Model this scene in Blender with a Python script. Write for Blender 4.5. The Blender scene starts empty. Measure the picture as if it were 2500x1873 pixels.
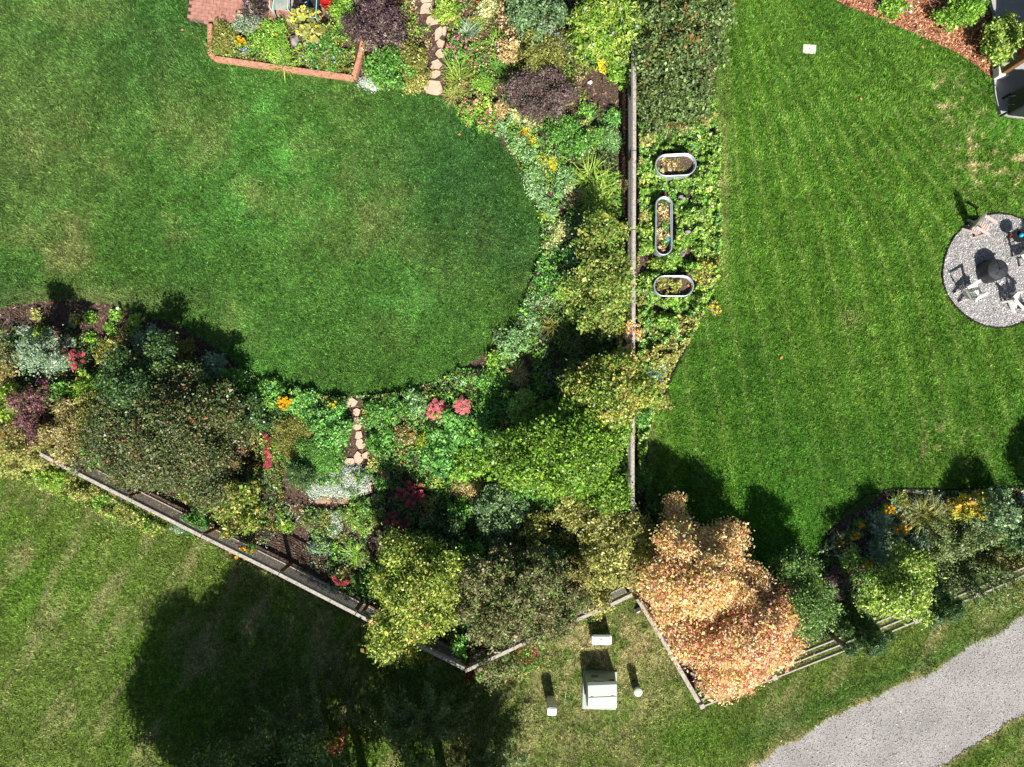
import bpy, bmesh, math, random
import numpy as np
from mathutils import Vector, Matrix
R = math.radians
S = bpy.context.scene
C = S.collection
CAMH = 20.8          # camera height in metres
PPM = 80.0           # plan scale: photo pixels per metre on the ground
CX, CY = 1250.0, 936.5

# ------------------------------------------------------------------ camera
cam_d = bpy.data.cameras.new('camera'); cam = bpy.data.objects.new('camera', cam_d); C.objects.link(cam)
cam.location = (0, 0, CAMH); cam.rotation_euler = (0, 0, 0)
cam_d.sensor_width = 36; cam_d.lens = 36 * CAMH / (2500 / PPM); cam_d.clip_end = 600; cam_d.clip_start = .1
S.camera = cam
# ------------------------------------------------------------------ sky, sun, exposure
SUN_DX, SUN_DY, EL = .215, -.977, R(46)          # towards the sun
w = bpy.data.worlds.new('World'); S.world = w; w.use_nodes = True
nt = w.node_tree; bgn = nt.nodes['Background']
sky = nt.nodes.new('ShaderNodeTexSky'); sky.sky_type = 'NISHITA'; sky.sun_disc = False
sky.sun_elevation = EL; sky.sun_rotation = math.atan2(SUN_DX, SUN_DY)
nt.links.new(sky.outputs[0], bgn.inputs[0]); bgn.inputs[1].default_value = .05
sd = bpy.data.lights.new('sun', 'SUN'); sd.energy = 5.0; sd.angle = R(.5); sd.color = (1, .965, .9)
sun = bpy.data.objects.new('sun', sd); C.objects.link(sun)
sun.rotation_euler = Vector((-SUN_DX * math.cos(EL), -SUN_DY * math.cos(EL), -math.sin(EL))).to_track_quat('-Z', 'Y').to_euler()
sun.location = (5, -20, 30)
S.view_settings.view_transform = 'Standard'; S.view_settings.look = 'None'
S.view_settings.gamma = 1; S.view_settings.exposure = .6
try: S.cycles.max_bounces = 6; S.cycles.diffuse_bounces = 3; S.cycles.transparent_max_bounces = 6
except Exception: pass

# ------------------------------------------------------------------ helpers
rng = np.random.default_rng(7)
def P(px, py, z=0.):                     # photo plan pixel, seen at height z -> world point
    k = (CAMH - z) / CAMH / PPM
    return ((px - CX) * k, (CY - py) * k, z)
def lin(c):
    c = np.asarray(c, float) / 255.
    return np.where(c <= .04045, c / 12.92, ((c + .055) / 1.055) ** 2.4)

class Noise:
    def __init__(s, seed):
        s.g = np.random.default_rng(seed).random((256, 256))
    def __call__(s, x, y, sc):
        x = np.asarray(x) / sc + 1000.3; y = np.asarray(y) / sc + 1000.7
        xi = np.floor(x).astype(int); yi = np.floor(y).astype(int); fx = x - xi; fy = y - yi
        fx = fx * fx * (3 - 2 * fx); fy = fy * fy * (3 - 2 * fy)
        g = s.g; a = g[xi % 256, yi % 256]; b = g[(xi + 1) % 256, yi % 256]
        c = g[xi % 256, (yi + 1) % 256]; d = g[(xi + 1) % 256, (yi + 1) % 256]
        return (a * (1 - fx) + b * fx) * (1 - fy) + (c * (1 - fx) + d * fx) * fy
    def f(s, x, y, sc, o=3):
        r = 0; a = 1; t = 0
        for i in range(o):
            r = r + a * s(x + i * 17.1, y - i * 9.3, sc / 2 ** i); t += a; a *= .55
        return r / t
N1, N2, N3, N4 = Noise(1), Noise(2), Noise(3), Noise(4)

def inside(px, py, poly):
    r = np.zeros(len(px), bool); n = len(poly)
    for i in range(n):
        x0, y0 = poly[i]; x1, y1 = poly[(i + 1) % n]
        if y0 == y1: continue
        c = ((y0 > py) != (y1 > py)) & (px < (x1 - x0) * (py - y0) / (y1 - y0) + x0)
        r ^= c
    return r

# ---- materials
def mat(name, base=None, rough=.7, attr=False, noise=None, bump=None, trans=0., metal=0., spec=.3, nscale=8., namt=.25):
    m = bpy.data.materials.new(name); m.use_nodes = True; t = m.node_tree; n = t.nodes; l = t.links
    b = n['Principled BSDF']; out = n['Material Output']
    b.inputs['Roughness'].default_value = rough; b.inputs['Metallic'].default_value = metal
    b.inputs['Specular IOR Level'].default_value = spec
    tc = n.new('ShaderNodeTexCoord')
    if attr:
        a = n.new('ShaderNodeAttribute'); a.attribute_name = 'col'; src = a.outputs['Color']
    else:
        rgb = n.new('ShaderNodeRGB'); rgb.outputs[0].default_value = (*lin(base), 1); src = rgb.outputs[0]
    nz = n.new('ShaderNodeTexNoise'); nz.inputs['Scale'].default_value = nscale; nz.inputs['Detail'].default_value = 5
    l.new(tc.outputs['Object'], nz.inputs['Vector'])
    mr = n.new('ShaderNodeMapRange'); mr.inputs[1].default_value = .25; mr.inputs[2].default_value = .75
    mr.inputs[3].default_value = 1 - namt; mr.inputs[4].default_value = 1 + namt
    l.new(nz.outputs[0], mr.inputs[0])
    mx = n.new('ShaderNodeVectorMath'); mx.operation = 'SCALE'
    l.new(src, mx.inputs[0]); l.new(mr.outputs[0], mx.inputs['Scale']); col = mx.outputs[0]
    if noise:                                     # second colour blended by a finer noise
        n2 = n.new('ShaderNodeTexNoise'); n2.inputs['Scale'].default_value = noise[1]; n2.inputs['Detail'].default_value = 8
        l.new(tc.outputs['Object'], n2.inputs['Vector'])
        r2 = n.new('ShaderNodeMapRange'); r2.inputs[1].default_value = noise[2]; r2.inputs[2].default_value = noise[3]
        l.new(n2.outputs[0], r2.inputs[0])
        mm = n.new('ShaderNodeMix'); mm.data_type = 'RGBA'
        l.new(r2.outputs[0], mm.inputs[0]); l.new(col, mm.inputs[6]); mm.inputs[7].default_value = (*lin(noise[0]), 1)
        col = mm.outputs[2]
    l.new(col, b.inputs['Base Color'])
    if bump:
        nb = n.new('ShaderNodeTexNoise'); nb.inputs['Scale'].default_value = bump[0]; nb.inputs['Detail'].default_value = 6
        l.new(tc.outputs['Object'], nb.inputs['Vector'])
        bp = n.new('ShaderNodeBump'); bp.inputs['Strength'].default_value = bump[1]; bp.inputs['Distance'].default_value = bump[2]
        l.new(nb.outputs[0], bp.inputs['Height']); l.new(bp.outputs[0], b.inputs['Normal'])
    if trans:
        tr = n.new('ShaderNodeBsdfTranslucent'); l.new(col, tr.inputs[0])
        ms = n.new('ShaderNodeMixShader'); ms.inputs[0].default_value = trans
        l.new(b.outputs[0], ms.inputs[1]); l.new(tr.outputs[0], ms.inputs[2]); l.new(ms.outputs[0], out.inputs[0])
    return m
M = dict(
    leaf=mat('leaf', attr=True, rough=.4, trans=.22, spec=.42, nscale=40, namt=.12),
    matte_leaf=mat('matte_leaf', attr=True, rough=.75, trans=.2, spec=.15, nscale=40, namt=.12),
    petal=mat('petal', attr=True, rough=.6, trans=.25, spec=.2, nscale=60, namt=.08),
    grass=mat('grass', attr=True, rough=.6, trans=.25, spec=.2, nscale=30, namt=.1),
    turf=mat('turf', attr=True, rough=.9, spec=.1, nscale=60, namt=.35, bump=(90, .8, .02)),
    bits=mat('loose_bits', attr=True, rough=.85, spec=.15, nscale=50, namt=.15),
    soil=mat('garden_soil', (80, 66, 56), rough=.95, spec=.1, nscale=3, namt=.3, noise=((126, 106, 92), 45, .5, .65), bump=(35, 1., .04)),
    bark=mat('bark_mulch', (110, 68, 50), rough=.9, spec=.1, nscale=12, namt=.3, noise=((160, 110, 84), 40, .5, .62), bump=(40, 1., .04)),
    field=mat('field_grass', (70, 96, 38), rough=.95, spec=.1, nscale=1.2, namt=.35, bump=(60, .6, .03)),
    gravel=mat('gravel', (166, 162, 157), rough=.9, spec=.15, nscale=.9, namt=.22, noise=((140, 138, 138), 55, .52, .66), bump=(60, 1., .02)),
    concrete=mat('concrete', (172, 170, 166), rough=.85, spec=.2, nscale=5, namt=.1, bump=(50, .3, .005)),
    cedar=mat('weathered_cedar', (180, 172, 160), rough=.85, spec=.15, nscale=14, namt=.22, noise=((132, 122, 112), 22, .5, .68), bump=(60, .5, .004)),
    brownwood=mat('brown_wood', (124, 92, 62), rough=.8, spec=.15, nscale=14, namt=.25, bump=(60, .5, .004)),
    redwood=mat('red_timber', (196, 142, 116), rough=.8, spec=.2, nscale=7, namt=.3, noise=((146, 96, 74), 18, .5, .68), bump=(50, .5, .004)),
    brick=mat('brick', (176, 128, 112), rough=.9, spec=.1, nscale=7, namt=.28, bump=(60, .5, .006)),
    mortar=mat('mortar', (120, 104, 92), rough=.95, spec=.1, nscale=30, namt=.2),
    flag=mat('flagstone', (204, 178, 154), rough=.85, spec=.2, nscale=8, namt=.14, noise=((160, 134, 112), 20, .56, .72), bump=(30, .5, .01)),
    rock=mat('rock', (150, 142, 136), rough=.9, spec=.15, nscale=9, namt=.25, bump=(20, .8, .02)),
    tan_rock=mat('tan_rock', (156, 130, 104), rough=.9, spec=.15, nscale=9, namt=.25, bump=(20, .8, .02)),
    galv=mat('galvanised_steel', (196, 206, 212), rough=.38, metal=.55, spec=.5, nscale=10, namt=.1, bump=(12, .15, .01)),
    potting=mat('potting_soil', (84, 70, 60), rough=.95, spec=.1, nscale=20, namt=.35, noise=((140, 122, 96), 30, .52, .66), bump=(50, 1, .02)),
    box_green=mat('sage_painted_steel', (156, 168, 156), rough=.45, spec=.4, nscale=3, namt=.05, bump=(8, .05, .01)),
    lid_green=mat('pale_sage_paint', (172, 186, 172), rough=.4, spec=.4, nscale=3, namt=.04),
    darkgreen=mat('dark_green_plastic', (58, 84, 66), rough=.5, nscale=5, namt=.1),
    white=mat('white_plastic', (232, 232, 230), rough=.4, spec=.4, nscale=4, namt=.04),
    offwhite=mat('off_white_paint', (222, 218, 214), rough=.6, nscale=8, namt=.08),
    pinewood=mat('faded_chair_wood', (196, 178, 168), rough=.7, nscale=14, namt=.15),
    black=mat('black_plastic', (26, 26, 28), rough=.55, nscale=8, namt=.2),
    cover=mat('charcoal_cover_cloth', (48, 50, 53), rough=.6, spec=.35, nscale=6, namt=.12, bump=(14, .6, .03)),
    darkcover=mat('black_cover_cloth', (40, 42, 46), rough=.55, spec=.4, nscale=6, namt=.15, bump=(12, .8, .03)),
    mint=mat('mint_green_metal', (160, 206, 198), rough=.45, spec=.4, nscale=10, namt=.08),
    edging=mat('black_edging', (38, 34, 32), rough=.8, nscale=10, namt=.2),
    iron=mat('dark_wire', (120, 116, 110), rough=.5, metal=.4, nscale=10, namt=.2),
    wood=mat('branch_bark', (116, 98, 80), rough=.9, spec=.1, nscale=14, namt=.25, bump=(40, .5, .01)),
    stem=mat('green_stem', (92, 104, 58), rough=.8, spec=.1, nscale=14, namt=.2),
    valve=mat('pale_green_lid', (200, 210, 188), rough=.5, nscale=9, namt=.06),
    sticker=mat('grey_sticker', (176, 174, 172), rough=.5, nscale=90, namt=.25),
    redsticker=mat('red_sticker', (160, 40, 40), rough=.5, nscale=60, namt=.2),
    cyan=mat('cyan_glass', (40, 170, 215), rough=.15, spec=.6, nscale=6, namt=.15),
    terra=mat('terracotta', (196, 104, 66), rough=.8, nscale=8, namt=.15),
    redglaze=mat('red_glaze', (170, 30, 26), rough=.35, spec=.5, nscale=8, namt=.2),
    roof=mat('roof_shingle', (70, 68, 68), rough=.9, nscale=5, namt=.25),
    cream=mat('cream_wall', (200, 190, 172), rough=.9, nscale=5, namt=.1),
)

# ---- mesh makers
def mesh_np(name, v, f, m, col=None, smooth=False):
    """v (n,3); f (k,3|4) int array; col (k,3) per face"""
    me = bpy.data.meshes.new(name); v = np.asarray(v, np.float32); f = np.asarray(f, np.int32)
    k, q = f.shape
    me.vertices.add(len(v)); me.vertices.foreach_set('co', v.ravel())
    me.loops.add(k * q); me.loops.foreach_set('vertex_index', f.ravel())
    me.polygons.add(k); me.polygons.foreach_set('loop_start', np.arange(0, k * q, q, dtype=np.int32))
    me.polygons.foreach_set('loop_total', np.full(k, q, np.int32))
    if smooth: me.polygons.foreach_set('use_smooth', np.ones(k, bool))
    me.update(calc_edges=True)
    if col is not None:
        a = me.attributes.new('col', 'FLOAT_COLOR', 'FACE') if False else me.attributes.new('col', 'FLOAT_VECTOR', 'FACE')
        a.data.foreach_set('vector', np.clip(np.asarray(col, np.float32), .001, .95).ravel())
    me.materials.append(M[m]); return me
def link(name, me, parent=None, loc=None, **kw):
    o = bpy.data.objects.new(name, me); C.objects.link(o)
    if parent: o.parent = parent
    if loc is not None: o.location = loc
    for k, x in kw.items(): o[k] = x
    return o
def thing(name, label, cat, loc=(0, 0, 0), rz=0., group=None):
    o = bpy.data.objects.new(name, None); C.objects.link(o); o.location = loc; o.rotation_euler = (0, 0, rz)
    o.empty_display_size = .2; o['label'] = label; o['category'] = cat
    if group: o['group'] = group
    return o
class MB:
    """collects boxes, bars and lathes into one mesh"""
    def __init__(s): s.v = []; s.f = []
    def add(s, v, f):
        b = len(s.v); s.v += [tuple(x) for x in v]; s.f += [tuple(i + b for i in q) for q in f]; return s
    def box(s, c, d, rz=0., top=(1, 1)):
        x, y, z = d[0] / 2, d[1] / 2, d[2] / 2; m = Matrix.Rotation(rz, 3, 'Z'); tx, ty = top
        v = [(-x, -y, -z), (x, -y, -z), (x, y, -z), (-x, y, -z), (-x * tx, -y * ty, z), (x * tx, -y * ty, z), (x * tx, y * ty, z), (-x * tx, y * ty, z)]
        v = [m @ Vector(p) + Vector(c) for p in v]
        return s.add(v, [(0, 3, 2, 1), (4, 5, 6, 7), (0, 1, 5, 4), (1, 2, 6, 5), (2, 3, 7, 6), (3, 0, 4, 7)])
    def bar(s, a, b, wd, th, up=(0, 0, 1)):
        a, b = Vector(a), Vector(b); d = (b - a).normalized(); u = Vector(up)
        if abs(d.dot(u)) > .98: u = Vector((0, 1, 0))
        sx = d.cross(u).normalized() * wd / 2; uz = sx.cross(d).normalized() * th / 2
        v = [a - sx - uz, a + sx - uz, a + sx + uz, a - sx + uz, b - sx - uz, b + sx - uz, b + sx + uz, b - sx + uz]
        return s.add(v, [(0, 1, 2, 3), (4, 7, 6, 5), (0, 4, 5, 1), (1, 5, 6, 2), (2, 6, 7, 3), (3, 7, 4, 0)])
    def tube(s, pts, rad, n=6):
        pts = [Vector(p) for p in pts]; b = len(s.v)
        if not hasattr(rad, '__len__'): rad = [rad] * len(pts)
        for i, p in enumerate(pts):
            d = (pts[min(i + 1, len(pts) - 1)] - pts[max(i - 1, 0)]).normalized()
            u = d.orthogonal().normalized(); w_ = d.cross(u)
            for k in range(n):
                a = 2 * math.pi * k / n; s.v.append(tuple(p + (u * math.cos(a) + w_ * math.sin(a)) * rad[i]))
        for i in range(len(pts) - 1):
            for k in range(n):
                k2 = (k + 1) % n; s.f.append((b + i * n + k, b + i * n + k2, b + (i + 1) * n + k2, b + (i + 1) * n + k))
        s.f.append(tuple(b + k for k in range(n))[::-1]); s.f.append(tuple(b + (len(pts) - 1) * n + k for k in range(n)))
        return s
    def lathe(s, prof, n=24, c=(0, 0, 0), sx=1, sy=1):
        b = len(s.v)
        for r, z in prof:
            for k in range(n):
                a = 2 * math.pi * k / n; s.v.append((c[0] + r * sx * math.cos(a), c[1] + r * sy * math.sin(a), c[2] + z))
        for i in range(len(prof) - 1):
            for k in range(n):
                k2 = (k + 1) % n; s.f.append((b + i * n + k, b + i * n + k2, b + (i + 1) * n + k2, b + (i + 1) * n + k))
        if prof[-1][0] > 1e-4: s.f.append(tuple(b + (len(prof) - 1) * n + k for k in range(n)))
        return s
    def mesh(s, name, m, bevel=0, smooth=False):
        me = bpy.data.meshes.new(name); me.from_pydata(s.v, [], s.f); me.materials.append(M[m])
        bm = bmesh.new(); bm.from_mesh(me)
        bmesh.ops.remove_doubles(bm, verts=bm.verts, dist=1e-5)
        bmesh.ops.recalc_face_normals(bm, faces=bm.faces)
        if bevel: bmesh.ops.bevel(bm, geom=bm.edges[:], offset=bevel, segments=2, affect='EDGES', clamp_overlap=True)
        if smooth:
            for f in bm.faces: f.smooth = True
        bm.to_mesh(me); bm.free(); return me
def part(name, mb, m, parent, bevel=0, smooth=False, **kw):
    return link(name, mb.mesh(name, m, bevel, smooth), parent, **kw)

# ------------------------------------------------------------------ plan polygons (photo pixels on the ground)
LAWN_W = [(-160,-160),(462,-160),(462,55),(522,68),(516,140),(528,153),(868,203),(905,218),(1000,222),(1080,240),(1130,262),(1180,300),(1225,350),(1260,400),(1290,450),(1310,500),(1320,550),(1318,610),(1305,670),(1285,720),(1265,770),(1240,810),(1200,850),(1150,885),(1100,912),(1050,935),(990,955),(920,965),(840,968),(760,962),(690,945),(640,925),(590,895),(540,860),(500,830),(450,800),(400,780),(360,775),(320,760),(270,742),(200,735),(130,733),(60,740),(0,752),(-160,770)]
LAWN_E = [(1785,-160),(1768,0),(1755,120),(1740,230),(1748,330),(1754,450),(1756,600),(1742,700),(1716,760),(1688,820),(1656,880),(1628,940),(1598,1000),(1580,1060),(1575,1200),(1590,1320),(1700,1400),(1850,1432),(1900,1425),(1940,1400),(1975,1370),(2015,1310),(2060,1250),(2110,1212),(2180,1195),(2300,1197),(2660,1182),(2660,292),(2500,293),(2434,285),(2430,240),(2420,192),(2390,172),(2330,130),(2250,95),(2150,50),(2080,25),(2030,0),(1980,-50),(1950,-160)]
LAWN_S = [(-160,1020),(-20,1060),(120,1110),(196,1150),(491,1316),(680,1409),(868,1506),(1132,1640),(1274,1574),(1478,1452),(1524,1428),(1538,1436),(1690,1685),(2026,1552),(2186,1487),(2330,1427),(2450,1377),(2660,1290),(2660,2030),(-160,2030)]
PATH = [(2660,1405),(2500,1498),(2430,1545),(2350,1592),(2250,1648),(2100,1716),(1990,1776),(1900,1828),(1820,1878),(1700,1960),(1620,2030),(2020,2030),(2130,1960),(2270,1882),(2400,1804),(2500,1742),(2660,1640)]
BARK = [(1950,-160),(2030,-4),(2080,21),(2150,46),(2250,91),(2330,126),(2392,168),(2420,190),(2428,150),(2416,60),(2395,-60),(2390,-160)]
BED_M = [(-160,-160),(1775,-160),(1775,200),(1760,650),(1700,830),(1600,1050),(1600,1330),(1535,1430),(1480,1446),(1276,1576),(1134,1644),(868,1510),(491,1320),(190,1154),(-160,1020)]
BED_E = [(1540,1420),(1580,1300),(1850,1420),(2000,1310),(2180,1190),(2660,1170),(2660,1288),(2450,1375),(2186,1485),(2026,1550),(1690,1682)]
CIRC = (2436, 662, 138)
def wob(poly, step=14, amp=2.2, seed=0):
    out = []; r = np.random.default_rng(seed)
    for i, (x0, y0) in enumerate(poly):
        x1, y1 = poly[(i + 1) % len(poly)]; d = math.hypot(x1 - x0, y1 - y0); n = max(1, int(d / step))
        for k in range(n):
            t = k / n; x = x0 + (x1 - x0) * t; y = y0 + (y1 - y0) * t
            out.append((x + r.normal() * amp, y + r.normal() * amp))
    return out
def sheet(name, poly, z, m, thick=0., kind='structure'):
    bm = bmesh.new(); vs = [bm.verts.new(P(x, y)[:2] + (z,)) for x, y in poly]
    f = bm.faces.new(vs)
    if f.normal.z < 0: f.normal_flip()
    if thick:
        r = bmesh.ops.extrude_face_region(bm, geom=[f]); 
        for v in [g for g in r['geom'] if isinstance(g, bmesh.types.BMVert)]: v.co.z -= thick
        bmesh.ops.recalc_face_normals(bm, faces=bm.faces)
    bmesh.ops.triangulate(bm, faces=[f for f in bm.faces if len(f.verts) > 4])
    me = bpy.data.meshes.new(name); bm.to_mesh(me); bm.free(); me.materials.append(M[m])
    return link(name, me, kind=kind) if kind else link(name, me)

g = MB().add([(-150, -150, 0), (150, -150, 0), (150, 150, 0), (-150, 150, 0)], [(0, 1, 2, 3)])
link('ground', g.mesh('ground', 'field'), kind='structure')
sheet('garden_bed', wob(BED_M, seed=1), .008, 'soil')
sheet('garden_bed', wob(BED_E, seed=2), .012, 'soil')
sheet('mulch_bed', wob(BARK, seed=3), .016, 'bark')
sheet('gravel_path', wob([(2700,1370),(2500,1480),(2340,1574),(2090,1698),(1890,1812),(1690,1940),(1580,2050),(2040,2050),(2140,1980),(2280,1900),(2410,1822),(2510,1762),(2700,1640)], 18, 3.5, 4), .02, 'gravel')
cir = [(CIRC[0] + (CIRC[2] + 2 * math.sin(5 * a)) * math.cos(a), CIRC[1] + (CIRC[2] + 2 * math.cos(4 * a)) * math.sin(a)) for a in np.linspace(0, 2 * math.pi, 28, endpoint=False)]
sheet('gravel_circle', cir, .036, 'gravel')

# ------------------------------------------------------------------ grass colour (albedo of the turf itself, by place)
def mixc(a, b, t): t = np.clip(t, 0, 1)[:, None]; return a * (1 - t) + b * t
def blob(px, py, x, y, r, s=1.): return np.exp(-(((px - x) / r) ** 2 + ((py - y) / (r * s)) ** 2))
def grass_col(px, py, zone):
    n = len(px)
    big = N1.f(px, py, 260, 4); mid = N2.f(px, py, 60, 3); fine = N3.f(px, py, 6, 2)
    if zone == 'W':
        c = np.tile(lin((80, 126, 44)), (n, 1))
        c = mixc(c, lin((66, 114, 46)), (big - .5) * 4)
        c = mixc(c, lin((92, 160, 60)), .75 * (blob(px, py, 640, 420, 190, .9) + .8 * .4 * blob(px, py, 620, 260, 60, .8) + .6 * blob(px, py, 640, 850, 120) + .6 * blob(px, py, 980, 720, 120)) * (mid * 1.7))
        c = mixc(c, lin((124, 140, 72)), (N4.f(px, py, 110, 4) - .5) * 2.6 * (.35 + blob(px, py, 60, 420, 420, .8) + .7 * blob(px, py, 330, 640, 260) + .5 * blob(px, py, 900, 480, 200)))
        c = mixc(c, lin((54, 104, 46)), .8 * blob(px, py, 1120, 420, 170, 1.2) + .5 * blob(px, py, 380, 90, 160))
        c = mixc(c, lin((120, 132, 76)), .7 * blob(px, py, 200, 735, 220, .16))
        c = mixc(c, lin((128, 140, 80)), .35 * blob(px, py, 60, 330, 200, 1.2))
    elif zone == 'E':
        c = np.tile(lin((94, 138, 38)), (n, 1))
        c = mixc(c, lin((76, 124, 34)), (big - .48) * 4)
        # mowing stripes fan out from the north
        y6 = np.maximum(py, -60) - 600; k = np.where(y6 < 0, .00118, .0002); s0 = np.where(y6 < 0, .09, .2)
        X6 = (px - (s0 - k * 1822) * y6) / (1 + k * y6); u = (X6 - 1826) / 64. + .26 * N2.f(px, py, 300, 2)
        tri = np.abs((u % 1) - .5) * 2
        fade = .25 + .9 * N4.f(px, py, 150, 3)
        c = mixc(c, lin((150, 172, 90)), .62 * fade * np.clip((tri - .74) * 4, 0, 1) * np.clip(1.25 - py / 1500, .3, 1) * np.clip((py + 150) / 450, .3, 1))
        c = mixc(c, lin((74, 124, 30)), .5 * np.clip((.5 - tri) * 3, 0, 1))
        sp = N3.f(px, py, 16, 3)
        c = mixc(c, lin((200, 188, 134)), 3.6 * np.clip(sp - .5, 0, 1) * (1.5 * blob(px, py, 2460, 350, 80, 1.2) + .9 * blob(px, py, 2310, 240, 60) + .6 * blob(px, py, 2370, 390, 60) + .7 * blob(px, py, 2290, 1080, 90, .6)) + .25 * blob(px, py, 2076, 780, 26))
        c = mixc(c, lin((82, 148, 36)), .7 * blob(px, py, 2480, 300, 90, .5) + .6 * blob(px, py, 1850, 1300, 160))
        c = mixc(c, lin((160, 166, 98)), .6 * blob(px, py, 1766, 420, 14, 16) * (.4 + mid) + .5 * blob(px, py, 1590, 1080, 14, 6))
    else:
        c = np.tile(lin((112, 138, 54)), (n, 1))
        c = mixc(c, lin((104, 144, 40)), (big - .45) * 3)
        st = N4.f(px * .9 + py * .5, (py * .9 - px * .5) * .28, 40, 3)
        c = mixc(c, lin((156, 160, 100)), (st - .5) * 3.4)
        dry = 1.4 * blob(px, py, 1440, 1600, 150, .75) + .5 * blob(px, py, 1500, 1800, 260, .4) + .6 * blob(px, py, 1600, 1560, 80)
        c = mixc(c, lin((190, 180, 126)), dry * (.15 + 1.5 * (N1.f(px, py, 26, 3) - .28)))
        c = mixc(c, lin((100, 142, 34)), .9 * blob(px, py, 1700, 1800, 130, .5))
        dp = np.full(n, 1e9)
        for (ax, ay), (bx_, by_) in zip(PATH[:-1], PATH[1:]):
            t_ = np.clip(((px - ax) * (bx_ - ax) + (py - ay) * (by_ - ay)) / ((bx_ - ax) ** 2 + (by_ - ay) ** 2), 0, 1); dp = np.minimum(dp, np.hypot(px - ax - t_ * (bx_ - ax), py - ay - t_ * (by_ - ay)))
        c = mixc(c, lin((190, 176, 128)), 1.1 * np.exp(-dp / 9) * (N3.f(px, py, 40, 3) * 2.2 - .5))
        c = mixc(c, lin((72, 124, 44)), .5 * np.exp(-((py - (2560 - .42 * px)) / 30) ** 2) * (px > 1800))
    br = 1 + 1.1 * (fine - .5) + .3 * (mid - .5)
    c = c * br[:, None]; gr = c.mean(1)[:, None]; c = (c * .90 + gr * .10) * ((1.12, 1.08, 1.0) if zone == 'E' else (1.1, 1.04, 1.05))
    return np.clip(c, .003, .9)
def in_lawn(px, py):
    z = np.full(len(px), ' ', dtype='<U1')
    for k, pl in (('W', LAWN_W), ('E', LAWN_E), ('S', LAWN_S)): z[inside(px, py, pl)] = k
    jx = 26 * (N3.f(px, py, 60, 4) - .5); jy = 26 * (N4.f(px, py, 60, 4) - .5)
    z[inside(px + jx, py + jy, PATH)] = ' '
    z[((px - CIRC[0]) ** 2 + (py - CIRC[1]) ** 2) < (CIRC[2] + 2) ** 2] = ' '
    return z
def lawn(zone, name):
    st = 5.0; X = np.arange(-130, 2631, st); Y = np.arange(-130, 2004, st)
    gx, gy = np.meshgrid(X, Y, indexing='ij'); nx, ny = gx.shape
    cxp = (gx[:-1, :-1] + st / 2).ravel(); cyp = (gy[:-1, :-1] + st / 2).ravel()
    keep = in_lawn(cxp, cyp) == zone
    i, j = np.nonzero(keep.reshape(nx - 1, ny - 1))
    f = np.stack([i * ny + j, i * ny + j + 1, (i + 1) * ny + j + 1, (i + 1) * ny + j], 1)
    f = f[:, ::-1]
    used = np.unique(f); mp = np.full(nx * ny, -1); mp[used] = np.arange(len(used))
    x = gx.ravel()[used]; y = gy.ravel()[used]
    v = np.stack([(x - CX) / PPM, (CY - y) / PPM, .03 + .012 * N2.f(x, y, 40, 2)], 1)
    f = mp[f][:, ::-1]
    # make sure normals point up
    a = v[f[0, 1]] - v[f[0, 0]]; b = v[f[0, 2]] - v[f[0, 0]]
    if a[0] * b[1] - a[1] * b[0] < 0: f = f[:, ::-1]
    col = grass_col(cxp[keep], cyp[keep], zone) * .6
    link(name, mesh_np(name, v, f, 'turf', col), kind='structure')
    # blades
    area = keep.sum() * st * st
    n = int(area / 6400 * 1500)
    k = rng.integers(0, keep.sum(), n)
    px = cxp[keep][k] + rng.uniform(-3.6, 3.6, n); py = cyp[keep][k] + rng.uniform(-3.6, 3.6, n)
    ok = (px > -60) & (px < 2560) & (py > -60) & (py < 1935); px = px[ok]; py = py[ok]; n = len(px)
    col = grass_col(px, py, zone) * (1.3 * np.exp(rng.normal(0, .31, n)))[:, None]
    bx = (px - CX) / PPM; by = (CY - py) / PPM
    ang = N1.f(px, py, 60, 2) * 9 + rng.normal(0, 1.3, n); L = rng.uniform(.05, .11, n) * (.7 + .6 * N3(px, py, 25))
    el = rng.uniform(.35, 1.35, n); wd = rng.uniform(.008, .017, n)
    tx = bx + np.cos(ang) * np.cos(el) * L; ty = by + np.sin(ang) * np.cos(el) * L; tz = .034 + np.sin(el) * L
    pa = ang + math.pi / 2 + rng.normal(0, .5, n); dx = np.cos(pa) * wd; dy = np.sin(pa) * wd
    z0 = np.full(n, .032)
    v = np.empty((n, 3, 3)); v[:, 0] = np.stack([bx - dx, by - dy, z0], 1); v[:, 1] = np.stack([bx + dx, by + dy, z0], 1); v[:, 2] = np.stack([tx, ty, tz], 1)
    link('grass', mesh_np('grass', v.reshape(-1, 3), np.arange(3 * n).reshape(-1, 3), 'grass', col), kind='stuff',
         label={'W': 'short dark green lawn grass of the curved garden lawn', 'E': 'striped bright green mown grass around the gravel circle', 'S': 'rougher pale green grass outside the fences beside the path'}[zone], category='grass')
lawn('W', 'lawn'); lawn('E', 'lawn'); lawn('S', 'verge')

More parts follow.
